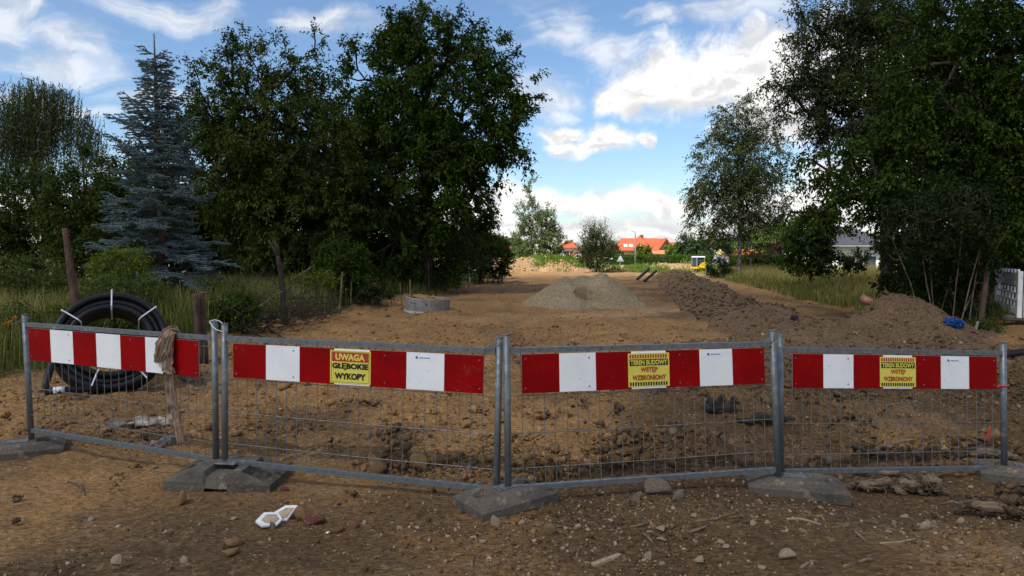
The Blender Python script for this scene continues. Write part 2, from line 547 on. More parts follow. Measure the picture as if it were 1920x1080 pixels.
M['metal'] = surf('painted_grey_metal', (0.30, 0.31, 0.32), (0.24, 0.25, 0.26), 6, 0.5, 0.3)
M['signback'] = surf('sign_back', (0.50, 0.52, 0.54), (0.44, 0.46, 0.48), 6, 0.5, 0.2)
M['digger'] = surf('yellow_machine_paint', (0.75, 0.44, 0.015), (0.66, 0.38, 0.012), 5, 0.4)
M['signyellow'] = surf('priority_yellow', (0.78, 0.55, 0.03), (0.72, 0.5, 0.03), 6, 0.4)
M['tyre'] = surf('tyre_rubber', (0.02, 0.02, 0.02), (0.03, 0.03, 0.03), 9, 0.85)
M['silver'] = surf('silver_car_paint', (0.16, 0.165, 0.175), (0.14, 0.145, 0.155), 3, 0.5, 0.1, spec=0.2)
M['flower'] = leaf_mat('orange_petals', (0.62, 0.13, 0.01), (0.70, 0.30, 0.02), None, 0.3)
M['cloudmat'], _T, _o = material('cloud')
_a, _b, _c, _m1, _m2 = _T.n('ShaderNodeBsdfTranslucent'), _T.n('ShaderNodeBsdfDiffuse'), _T.n('ShaderNodeBsdfTransparent'), _T.n('ShaderNodeMixShader'), _T.n('ShaderNodeMixShader')
_n = _T.noise(_T.n('ShaderNodeTexCoord').outputs['Object'], 0.02, 5, 0.6)
_T.set(_a.inputs[0], _T.mix(_n, (0.95, 0.96, 0.98), (0.85, 0.87, 0.9)))
_b.inputs[0].default_value = (0.9, 0.9, 0.92, 1)
_m1.inputs[0].default_value = 0.3
_T.set(_m1.inputs[1], _a.outputs[0]); _T.set(_m1.inputs[2], _b.outputs[0])
_r = _T.vmath('LENGTH', _T.vmath('MULTIPLY', _T.n('ShaderNodeTexCoord').outputs['Object'], (1 / 95.0, 1 / 60.0, 0)))
_T.set(_m2.inputs[0], _T.smooth(_T.math('ADD', _r, _T.math('MULTIPLY', _T.math('SUBTRACT', _n, 0.5), 0.5)), 0.45, 1.0, 0.42, 1.0))
_T.set(_m2.inputs[1], _m1.outputs[0]); _T.set(_m2.inputs[2], _c.outputs[0])
_T.set(_o.inputs[0], _m2.outputs[0])

# ------------------------------------------------------------------ the lie of the land
XL_Y, XL_X = [0, 6.0, 8.5, 12.4, 18, 24, 41, 51, 58, 70], [-9, -7.4, -6.3, -5.0, -4.5, -3.8, -1.9, -0.6, 0.0, 2]
XR_Y, XR_X = [0, 10, 14, 17.8, 24, 45, 60, 70], [30, 16, 11.0, 9.4, 9.8, 13.2, 15.5, 16]


def ground_h(x, y):
    x, y = np.asarray(x, float), np.asarray(y, float)
    z = 0.05 * fbm(x * 0.35, y * 0.35, 3, 3)
    site = sstep(y, 4.6, 5.6) * (1 - sstep(y, 58, 66))
    near = 1 - sstep(y, 12, 26)
    rough = 0.13 * fbm(x * 0.9, y * 1.1, 6, 11, 0.64) + 0.085 * np.abs(fbm(x * 3.1, y * 3.1, 5, 23, 0.7))
    right = sstep(x, 0.2, 1.6) * (1 - sstep(y, 8, 11))
    rough = rough + right * (0.10 * np.abs(fbm(x * 1.9, y * 1.9, 5, 31, 0.6)) + 0.03 * fbm(x * 6, y * 6, 3, 37))
    z = z + rough * site * (0.75 + 0.25 * near)
    # compacted foreground track: fine ripples, wheel ruts running across
    fg = 1 - sstep(y, 4.2, 5.0)
    z = z + fg * (0.022 * fbm(x * 1.6, y * 3.4, 6, 41, 0.66) + 0.016 * np.abs(fbm(x * 7, y * 11, 4, 43, 0.65)))
    # small bank of clods on the site side of the barrier line
    lineY = np.interp(x, [-6, -4, -2.1, 0, 1.9, 3.8, 7], [6.0, 5.6, 4.9, 4.35, 4.85, 5.2, 5.8])
    dd = y - lineY
    z = z + 0.10 * np.exp(-((dd - 0.75) / 0.45) ** 2) * (0.5 + 0.8 * fbm(x * 1.3, y * 1.3, 3, 51)) * sstep(x, -3.2, -0.8)
    z = z - 0.13 * sstep(x, 0.8, 3.0) * sstep(y, 3.6, 4.6) * (1 - sstep(y, 6.5, 9))
    z = z - 0.02 * np.exp(-((dd - 0.1) / 0.5) ** 2)
    # hollow behind the right-hand barrier, as if freshly dug
    z = z - 0.20 * np.exp(-(((x - 3.1) / 0.8) ** 2 + ((y - 6.2) / 0.45) ** 2))
    z = z + 0.22 * np.exp(-(((x - 3.0) / 1.1) ** 2 + ((y - 7.2) / 0.6) ** 2))
    # raised verges
    xl, xr = np.interp(y, XL_Y, XL_X), np.interp(y, XR_Y, XR_X)
    z = z + 0.28 * sstep(xl - x, 0.0, 1.4) * sstep(y, 7, 9) * (1 - sstep(y, 60, 80))
    z = z + 0.14 * np.exp(-((x - xl) / 0.45) ** 2) * sstep(y, 9, 11) * (1 - sstep(y, 50, 60)) * (0.8 + fbm(x * 2, y * 2, 3, 61))
    z = z + 0.15 * sstep(x - xr, 0.0, 1.5) * sstep(y, 12, 15) * (1 - sstep(y, 60, 80))
    # wheel tracks on the site
    for off, w in ((-2.6, 0.35), (-1.0, 0.35), (0.1, 0.3)):
        cx = off + 0.02 * (y - 10) + 0.25 * np.sin(y * 0.22)
        z = z - 0.045 * np.exp(-((x - cx) / w) ** 2) * sstep(y, 7, 9) * (1 - sstep(y, 50, 60))
    fade = 1 - sstep(np.hypot(x, y), 70, 140)
    return z * fade


def cone(x, y, cx, cy, h, slope, ex=1.0, ey=1.0):
    return h - slope * np.hypot((x - cx) / ex, (y - cy) / ey)


def smax(a, b, k=0.12):
    h = np.clip(0.5 + 0.5 * (a - b) / k, 0, 1)
    return b * (1 - h) + a * h + k * h * (1 - h)


def sand_h(x, y):
    h = smax(cone(x, y, 2.85, 21.7, 0.99, 0.72, 1.0, 1.55), cone(x, y, 1.72, 21.7, 0.86, 0.62, 1.0, 1.6), 0.10)
    h = smax(h, cone(x, y, 2.3, 21.8, 0.93, 0.80, 1.15, 1.7), 0.08)
    h = np.minimum(h, 0.80 + 0.10 * fbm(x * 2.5, y * 0.6, 3, 75) + 0.10 * sstep(x, 2.5, 2.75))
    dc = np.hypot((x - 2.30) / 1.25, (y - 20.45) / 1.3) + 0.10 * fbm(x * 3, y * 3, 3, 77)
    h = h - 0.62 * sstep(0.34 - dc, 0.0, 0.04) * sstep(h, 0.15, 0.4)
    return h + 0.085 * fbm(x * 2.2, y * 2.2, 5, 71, 0.65) + 0.06 * np.abs(fbm(x * 7, y * 7, 4, 73, 0.7))


def heap_h(x, y):
    r2 = ((x - 7.65) / 0.95) ** 2 + ((y - 13.4) / 0.85) ** 2
    h = smax(0.86 * np.exp(-r2 * 0.85) - 0.10, cone(x, y, 7.0, 12.8, 0.20, 0.30, 1.3), 0.12)
    return h + 0.10 * fbm(x * 2.4, y * 2.4, 5, 81, 0.62) + 0.04 * np.abs(fbm(x * 6, y * 6, 3, 83))


RIDGE = np.array([(10.4, 46, 0.35), (9.4, 39, 0.55), (7.9, 31, 0.55), (6.6, 23, 0.42), (5.75, 18.5, 0.38), (5.4, 14.8, 0.36), (5.5, 12.3, 0.22)])


def ridge_h(x, y):
    cx = np.interp(y, RIDGE[::-1, 1], RIDGE[::-1, 0])
    hh = np.interp(y, RIDGE[::-1, 1], RIDGE[::-1, 2]) * sstep(y, 11.6, 13.2) * (1 - sstep(y, 44, 47))
    n = fbm(x * 1.2, y * 0.9, 4, 91, 0.55)
    return hh * (1.15 - ((x - cx - 0.25 * n) / 1.15) ** 2) + 0.17 * n - 0.07 + 0.09 * np.abs(fbm(x * 2.8, y * 2.8, 4, 93, 0.6))


def low_h(x, y):
    h = smax(cone(x, y, 5.3, 11.6, 0.30, 0.22, 1.9), cone(x, y, 3.9, 9.6, 0.20, 0.20, 1.7), 0.25)
    h = smax(h, cone(x, y, 6.6, 10.8, 0.26, 0.24, 1.5), 0.2)
    return h + 0.10 * fbm(x * 1.5, y * 1.5, 5, 101, 0.6) + 0.04 * np.abs(fbm(x * 6, y * 6, 3, 103)) - 0.05


def bank_h(x, y):
    crest = np.interp(x, [-5, -2, 0.5, 2.5, 4.5, 6.2, 8.0, 9.5, 11.5, 13.5, 16, 19], [0.1, 0.6, 1.05, 1.15, 1.0, 0.40, 0.25, 0.28, 0.38, 0.62, 0.5, 0.1])
    prof = 1.15 - ((y - 60.5 - 0.8 * fbm(x * 0.5, y * 0.2, 3, 111)) / 2.7) ** 2
    return crest * np.clip(prof, -0.3, 1.2) + 0.22 * fbm(x * 0.9, y * 0.9, 5, 113, 0.6) - 0.05


MOUNDS = [sand_h, heap_h, ridge_h, low_h, bank_h]


def Z(x, y):
    """Height of the surface one stands on, heaps included."""
    x, y = np.asarray(x, float), np.asarray(y, float)
    g = ground_h(x, y)
    b = np.maximum.reduce([f(x, y) for f in MOUNDS])
    return g + np.maximum(b, 0)


def Z1(x, y):
    return float(Z(np.array([x]), np.array([y]))[0])


def gp(px, py):
    """Point of the ground seen at a photograph pixel (marching along the sight line)."""
    d = ray(px, py)
    t = np.linspace(2.5, 90, 6000)
    P = np.array([0, 0, CAM_H])[None] + t[:, None] * d[None]
    below = np.nonzero(P[:, 2] < Z(P[:, 0], P[:, 1]))[0]
    return P[below[0]] if len(below) else P[-1]


def soil_attrs(x, y):
    n = fbm(x * 0.5, y * 0.5, 4, 121)
    tone = 0.24 + 0.50 * n + 0.42 * fbm(x * 1.7, y * 0.9, 4, 123)
    tone = tone + 0.62 * sstep(x + 0.9 * n, -0.6, 2.2) * (1 - sstep(y, 7.5, 12)) * sstep(y, 3.9, 5.0) + 0.06 * (1 - sstep(y, 5.5, 7.5))
    tone = tone + 0.26 * sstep(x + 0.8 * n, -0.8, 2.4) * (1 - sstep(y, 3.9, 5.0))
    tone = tone + 0.40 * sstep(x, 3.2, 5.0) * sstep(y, 8, 10) * (1 - sstep(y, 45, 52)) * (1 - sstep(x, 9, 10))
    tone = tone + 0.25 * np.exp(-((y - 10.0) / 0.8) ** 2) * sstep(x, 0, 2)
    tone = tone - 0.10 * sstep(y, 14, 20) + 0.24 * (1 - sstep(y, 3.8, 4.8)) * (1 - sstep(x, 0.5, 1.5)) + 0.35 * np.exp(-((y - 3.35 + 0.15 * np.sin(x * 1.3)) / 0.14) ** 2) * (1 - sstep(x, -1.5, 0.0))
    tone = tone - 0.35 * sstep(y, 40, 56)  # far end made lighter in the colour, like sunlit earth
    pale = 0.20 + 0.22 * fbm(x * 0.8, y * 2.4, 5, 131) 
    pale = pale + 0.45 * np.exp(-(((x - 2.2 + 0.5 * n) / 1.8) ** 2 + ((y - 17.6) / 0.7) ** 2)) + 0.5 * np.exp(-(((x - 4.0) / 0.9) ** 2 + ((y - 18.9) / 0.8) ** 2))
    pale = pale + 0.22 * sstep(y, 34, 54)  # paler far end too, sunlight put into the soil colour
    xl, xr = np.interp(y, XL_Y, XL_X), np.interp(y, XR_Y, XR_X)
    e = 0.7 * fbm(x * 0.9, y * 0.9, 4, 141)
    gr = np.maximum(sstep(xl - x + e, -0.2, 0.8) * sstep(y, 7.2, 8.6), sstep(x - xr + e, -0.2, 0.8) * sstep(y, 11, 14))
    gr = np.maximum(gr, sstep(y + 2 * e, 62, 66))
    gr = np.maximum(gr, sstep(np.abs(x), 14, 18) * sstep(y, 8, 12))
    return tone, pale, gr


def axis_lines(fine0, fine1, step, lo, hi, g):
    v = list(np.arange(fine0, fine1, step))
    s, x = step, v[-1]
    while x < hi:
        s *= g
        x += s
        v.append(x)
    s, x = step, v[0]
    pre = []
    while x > lo:
        s *= g
        x -= s
        pre.append(x)
    return np.array(pre[::-1] + v)


def height_sheet(name, xs, ys, hf, mat, skirt=None):
    X, Y = np.meshgrid(xs, ys)
    Zz = hf(X, Y)
    nx, ny = len(xs), len(ys)
    V = np.stack([X, Y, Zz], -1).reshape(-1, 3)
    i = np.arange(nx * ny).reshape(ny, nx)
    F = np.stack([i[:-1, :-1], i[:-1, 1:], i[1:, 1:], i[1:, :-1]], -1).reshape(-1, 4)
    t, p, g = soil_attrs(X.ravel(), Y.ravel())
    if skirt is not None:                    # keep only what stands above the ground
        keep = (skirt.ravel()[F] > -0.05).any(1)
        F = F[keep]
        used = np.unique(F)
        mp = np.full(len(V), -1)
        mp[used] = np.arange(len(used))
        V, F, t, p, g = V[used], mp[F], t[used], p[used], g[used]
    me = np_mesh(name, V, F, {'tone': t, 'pale': p, 'grassy': g}, smooth=True)
    return link(name, me, mat)


gx = axis_lines(-4.6, 4.6, 0.037, -2500, 2500, 1.04)
gy = np.concatenate([-np.geomspace(0.2, 300, 20)[::-1], np.arange(0.2, 2.9, 0.15), axis_lines(3.0, 7.6, 0.033, 3.0, 70, 1.018)])
gy = np.concatenate([gy, gy[-1] + np.geomspace(0.8, 3000, 60)])
tag(height_sheet('ground', gx, gy, ground_h, M['soil']), 'bare ochre earth of the building site with grassy verges', kind='structure')


def mound(name, x0, x1, y0, y1, step, hf, mat, label, cat='mound', tone=None):
    xs, ys = np.arange(x0, x1, step), np.arange(y0, y1, step)
    X, Y = np.meshgrid(xs, ys)
    b = hf(X, Y)
    o = height_sheet(name, xs, ys, lambda x, y: ground_h(x, y) + np.maximum(hf(x, y), -0.08), mat, skirt=b)
    n = len(o.data.vertices)
    co = np.empty(n * 3, np.float32)
    o.data.vertices.foreach_get('co', co)
    co = co.reshape(-1, 3)
    nz = fbm(co[:, 0] * 1.5, co[:, 1] * 1.5, 4, 151)
    o.data.attributes['tone'].data.foreach_set('value', (0.4 + 0.35 * nz).astype(np.float32))
    o.data.attributes['pale'].data.foreach_set('value', (0.25 + 0.2 * nz).astype(np.float32))
    c = co.mean(0)
    co = co - [c[0], c[1], 0]
    o.data.vertices.foreach_set('co', co.astype(np.float32).ravel())
    o.location = (float(c[0]), float(c[1]), 0)
    return tag(o, label, cat)


mound('sand_pile', -0.6, 5.6, 18.3, 24.6, 0.045, sand_h, M['sand'], 'grey sand pile with a scooped hollow in the middle of the site', 'sand pile')
mound('soil_heap', 5.4, 10.2, 11.2, 15.6, 0.04, heap_h, M['spoil'], 'rounded brown soil heap in front of the dark shrub on the right', 'soil heap')
mound('soil_ridge', 3.2, 12.6, 11.4, 47.2, 0.07, ridge_h, M['spoil'], 'long dark ridge of dug soil running back along the right side', 'soil ridge')
mound('spoil_bank', 1.5, 9.6, 7.8, 13.6, 0.04, low_h, M['spoil'], 'low lumpy brown spoil spread behind the right-hand barriers', 'spoil heap')
mound('earth_bank', -5.0, 19.0, 56.5, 65.0, 0.11, bank_h, M['bank'], 'sunlit sandy bank of earth across the far end of the site', 'earth bank')

# the cloud that shades the near ground, high up behind the viewer towards the sun
def make_cloud():
    A = 260.0
    sh = (-6.0, 0.0)
    c = Vector((sh[0], sh[1], 0)) + SUN_DIR * (A / SUN_DIR.z)
    import bmesh
    bm = bmesh.new()
    bmesh.ops.create_icosphere(bm, subdivisions=5, radius=1.0)
    me = bpy.data.meshes.new('cloud')
    bm.to_mesh(me)
    bm.free()
    n = len(me.vertices)
    co = np.empty(n * 3, np.float32)
    me.vertices.foreach_get('co', co)
    co = co.reshape(-1, 3)
    az = np.arctan2(co[:, 1], co[:, 0])
    bulge = 1 + 0.10 * fbm(np.cos(az) * 2 + 5, np.sin(az) * 2 + 5, 4, 161) + 0.10 * fbm(co[:, 0] * 4 + 9, co[:, 1] * 4 + co[:, 2] * 3, 4, 163)
    co = co * bulge[:, None] * np.array([95.0, 60.0, 26.0])
    co[:, 2] = np.where(co[:, 2] < 0, co[:, 2] * 0.35, co[:, 2])
    me.vertices.foreach_set('co', co.astype(np.float32).ravel())
    me.polygons.foreach_set('use_smooth', np.ones(len(me.polygons), dtype=bool))
    o = link('cloud', me, M['cloudmat'], loc=c)
    tag(o, 'white cumulus cloud drifting overhead in front of the sun', kind='structure')


make_cloud()

# ------------------------------------------------------------------ stones and clods
def ico(sub):
    import bmesh
    bm = bmesh.new()
    bmesh.ops.create_icosphere(bm, subdivisions=sub, radius=1.0)
    bm.verts.ensure_lookup_table()
    V = np.array([v.co[:] for v in bm.verts])
    F = np.array([[v.index for v in f.verts] for f in bm.faces])
    bm.free()
    return V, F


ICO1, ICO2, ICO3 = ico(1), ico(2), ico(3)
OCTA = (np.array([(1, 0, 0), (0, 1, 0), (-1, 0, 0), (0, -1, 0), (0, 0, 1), (0, 0, -1)], float), np.array([(0, 1, 4), (1, 2, 4), (2, 3, 4), (3, 0, 4), (1, 0, 5), (2, 1, 5), (3, 2, 5), (0, 3, 5)]))


def rock_shape(rng, base, flat=0.7, jag=0.25):
    V, F = base
    V = V.copy()
    for _ in range(11):                      # knock planes off
        d = rng.normal(size=3)
        d /= np.linalg.norm(d)
        k = rng.uniform(0.35, 0.8)
        s = V @ d
        V = V - np.maximum(s - k, 0)[:, None] * d
    V = V * (1 + jag * rng.normal(size=(len(V), 1)) * 0.25)
    V = V * rng.uniform(0.7, 1.2, 3) * [1, 0.85, flat]
    return V, F


def scatter(name, X, Y, S, bases, mat, sink=0.3, label=None, tone_add=0.0, seed=1, hf=Z):
    rng = np.random.default_rng(seed)
    protos = [rock_shape(rng, bases, rng.uniform(0.5, 0.95), 0.75) for _ in range(12)]
    nv, F0 = len(protos[0][0]), protos[0][1]
    PV = np.stack([p[0] for p in protos])
    n = len(X)
    pick = rng.integers(0, 12, n)
    a, tilt = rng.uniform(0, 2 * np.pi, n), rng.uniform(-0.5, 0.5, n)
    V = PV[pick] * S[:, None, None]
    ct, st = np.cos(tilt)[:, None], np.sin(tilt)[:, None]
    x, y, z = V[..., 0], V[..., 1] * ct - V[..., 2] * st, V[..., 1] * st + V[..., 2] * ct
    ca, sa = np.cos(a)[:, None], np.sin(a)[:, None]
    gz = hf(X, Y) + S * (0.55 - sink)
    W = np.stack([x * ca - y * sa + X[:, None], x * sa + y * ca + Y[:, None], z + gz[:, None]], -1).reshape(-1, 3)
    F = (F0[None] + (np.arange(n) * nv)[:, None, None]).reshape(-1, 3)
    t, p, g = soil_attrs(X, Y)
    t = t + tone_add + rng.normal(0, 0.22, n)
    p = p + rng.normal(0, 0.15, n)
    me = np_mesh(name, W, F, {'tone': np.repeat(t, nv), 'pale': np.repeat(p, nv), 'grassy': np.zeros(n * nv)})
    return tag(link(name, me, mat), label, kind='stuff')


def cloud_pts(n, y0, y1, seed, dens, xlim=None):
    """Points in the wedge of ground in view, thinned by a density function."""
    rng = np.random.default_rng(seed)
    out = [np.zeros((0, 2))]
    tot = 0
    while tot < n:
        y = np.exp(rng.uniform(np.log(y0), np.log(y1), n * 3))
        x = rng.uniform(-0.85, 0.85, n * 3) * y
        k = rng.uniform(size=n * 3) < dens(x, y)
        if xlim is not None:
            k &= (x > xlim[0]) & (x < xlim[1])
        out.append(np.stack([x[k], y[k]], -1))
        tot += int(k.sum())
    P = np.concatenate(out)[:n]
    return P[:, 0], P[:, 1]


def d_site(x, y):
    t, p, g = soil_attrs(x, y)
    c = np.clip(0.35 + 1.4 * fbm(x * 0.9, y * 0.9, 4, 171), 0.03, 1)
    lineY = np.interp(x, [-6, -4, -2.1, 0, 1.9, 3.8, 7], [6.0, 5.6, 4.9, 4.35, 4.85, 5.2, 5.8])
    behind = sstep(y - lineY, 0.15, 0.5)
    return np.clip(c * (0.45 + 1.6 * np.exp(-((y - lineY - 0.7) / 0.6) ** 2)), 0, 1) * behind * (1 - g) * (0.35 + 0.65 * sstep(x, -2.5, 0.5))


def d_front(x, y):
    lineY = np.interp(x, [-6, -4, -2.1, 0, 1.9, 3.8, 7], [6.0, 5.6, 4.9, 4.35, 4.85, 5.2, 5.8])
    return np.clip(0.25 + 1.2 * fbm(x * 1.2, y * 1.2, 4, 181), 0.04, 1) * (1 - sstep(y - lineY, 0.0, 0.4)) * (0.3 + 0.7 * sstep(x, -1.5, 1.0))


def d_mid(x, y):
    t, p, g = soil_attrs(x, y)
    return np.clip(0.30 + 1.5 * fbm(x * 0.55, y * 0.35, 4, 173), 0.03, 1) * (1 - g) * (sand_h(x, y) < 0.0)


rs = np.random.default_rng(3)
x, y = cloud_pts(5200, 4.4, 13, 11, d_site)
sz = np.sort(np.clip(rs.lognormal(-3.95, 0.62, len(x)), 0.008, 0.10))[::-1]
scatter('soil_clods', x[:1500], y[:1500], sz[:1500], ICO2, M['soil'], 0.35, 'larger clods of dug earth behind the barriers', 0.0, 21)
scatter('small_clods', x[1500:], y[1500:], sz[1500:], ICO1, M['soil'], 0.35, 'smaller clods of dug earth behind the barriers', 0.0, 20)
x, y = cloud_pts(8000, 7.0, 30, 19, d_mid)
scatter('track_clods', x, y, np.clip(rs.lognormal(-3.65, 0.5, len(x)), 0.012, 0.09), ICO1, M['soil'], 0.42, 'clods of ochre earth across the middle of the site', -0.05, 29)
x, y = cloud_pts(13000, 4.4, 24, 12, d_site)
scatter('soil_crumbs', x, y, np.clip(rs.lognormal(-4.35, 0.4, len(x)), 0.006, 0.03), OCTA, M['soil'], 0.35, 'small crumbs of earth on the site', 0.05, 22)
x, y = cloud_pts(1300, 3.1, 6, 13, d_front)
scatter('gravel', x, y, np.clip(rs.lognormal(-4.75, 0.5, len(x)), 0.004, 0.022), ICO1, M['stone'], 0.45, 'fine gravel strewn in front of the barriers', 0.0, 23)
x, y = cloud_pts(6000, 3.1, 6, 18, d_front)
scatter('track_crumbs', x, y, np.clip(rs.lognormal(-4.7, 0.5, len(x)), 0.004, 0.03), OCTA, M['soil'], 0.4, 'crumbs of earth on the track in front of the barriers', 0.0, 28)
x, y = cloud_pts(2600, 4.0, 16, 14, lambda x, y: 0.6 * ((ridge_h(x, y) > 0.02) | (low_h(x, y) > 0.02) | (heap_h(x, y) > 0.02)))
scatter('spoil_clods', x, y, np.clip(rs.lognormal(-3.7, 0.5, len(x)), 0.012, 0.09), ICO1, M['spoil'], 0.35, 'clods of brown earth on the spoil heaps', 0.1, 24)
x, y = cloud_pts(2400, 15, 47, 15, lambda x, y: 0.8 * (ridge_h(x, y) > 0.02))
scatter('ridge_clods', x, y, np.clip(rs.lognormal(-3.2, 0.45, len(x)), 0.02, 0.14), ICO1, M['spoil'], 0.35, 'clods of dark earth on the soil ridge', 0.1, 25)
x, y = cloud_pts(1200, 56, 64, 16, lambda x, y: 0.8 * (bank_h(x, y) > 0.05))
scatter('bank_clods', x, y, np.clip(rs.lognormal(-2.3, 0.5, len(x)), 0.05, 0.35), ICO1, M['bank'], 0.35, 'lumps of sandy earth on the far bank', -0.1, 26)

STONES = []
for i in range(10):
    V, F = rock_shape(np.random.default_rng(50 + i), ICO3 if i < 4 else ICO2, 0.95, 0.10)
    STONES.append((V, F))


def stone(name, px, py, size, mat, label, cat='stone', group=None, shape=None, flat=1.0, rz=None, rx=0.0, at_xy=None, sink=0.25):
    i = shape if shape is not None else random.randrange(10)
    V, F = STONES[i]
    key = 'stone_%d_%s' % (i, mat)
    me = bpy.data.meshes.get(key)
    if me is None:
        me = np_mesh(key, V, F)
        me.materials.append(M[mat])
    p = at_xy if at_xy is not None else gp(px, py)
    o = link(name, me, None)
    o.location = (float(p[0]), float(p[1]), Z1(p[0], p[1]) + size * flat * (0.55 - sink))
    o.scale = (size, size * random.uniform(0.8, 1.1), size * flat)
    o.rotation_euler = (rx, random.uniform(-0.2, 0.2), rz if rz is not None else random.uniform(0, 6.28))
    return tag(o, label, cat, group)

# ------------------------------------------------------------------ lettering
def text_mesh(body, w, h, bold=0.02):
    """Flat lettering filling a w x h rectangle centred on the origin, in the x,z plane facing -y."""
    cu = bpy.data.curves.new('lettering', 'FONT')
    cu.body = body
    cu.size = 1.0
    cu.offset = bold
    cu.resolution_u = 3
    cu.extrude = 0.0
    o = bpy.data.objects.new('lettering_tmp', cu)
    COL.objects.link(o)
    bpy.context.view_layer.update()
    me = bpy.data.meshes.new_from_object(o.evaluated_get(bpy.context.evaluated_depsgraph_get()))
    bpy.data.objects.remove(o)
    bpy.data.curves.remove(cu)
    n = len(me.vertices)
    co = np.empty(n * 3, np.float32)
    me.vertices.foreach_get('co', co)
    co = co.reshape(-1, 3)
    lo, hi = co.min(0), co.max(0)
    return me, co, lo, hi


# ------------------------------------------------------------------ barrier fences
class Patch:
    """Bilinear panel between four corner points (where rails meet posts)."""
    def __init__(s, BL, BR, TL, TR):
        s.c = [np.array(v, float) for v in (BL, BR, TL, TR)]
        ux = s.c[1] - s.c[0]
        uz = s.c[2] - s.c[0]
        n = np.cross(ux, uz)
        s.n = n / np.linalg.norm(n)
        s.n = s.n if s.n[1] < 0 else -s.n
        s.W, s.H = np.linalg.norm(ux), np.linalg.norm(uz)
        s.o = s.c[0].copy()

    def p(s, u, v, off=0.0):
        a = s.c[0] * (1 - u) + s.c[1] * u
        b = s.c[2] * (1 - u) + s.c[3] * u
        return a * (1 - v) + b * v + s.n * off - s.o

    def slab(s, mb, u0, u1, v0, v1, o0, o1):
        mb.hexa([s.p(u0, v0, o1), s.p(u1, v0, o1), s.p(u1, v0, o0), s.p(u0, v0, o0), s.p(u0, v1, o1), s.p(u1, v1, o1), s.p(u1, v1, o0), s.p(u0, v1, o0)])
        return mb


def plate_text(P, parent, body, uc, vc, w, h, off, mat, bold=0.02):
    me, co, lo, hi = text_mesh(body, w, h, bold)
    s = (co - lo) / np.maximum(hi - lo, 1e-6)
    u = uc + (s[:, 0] - 0.5) * w / P.W
    v = vc + (s[:, 1] - 0.5) * h / P.H
    W = np.array([P.p(a, b, off) for a, b in zip(u, v)], dtype=np.float32)
    me.vertices.foreach_set('co', W.ravel())
    me.materials.clear()
    me.update()
    return link('lettering', me, mat, parent)


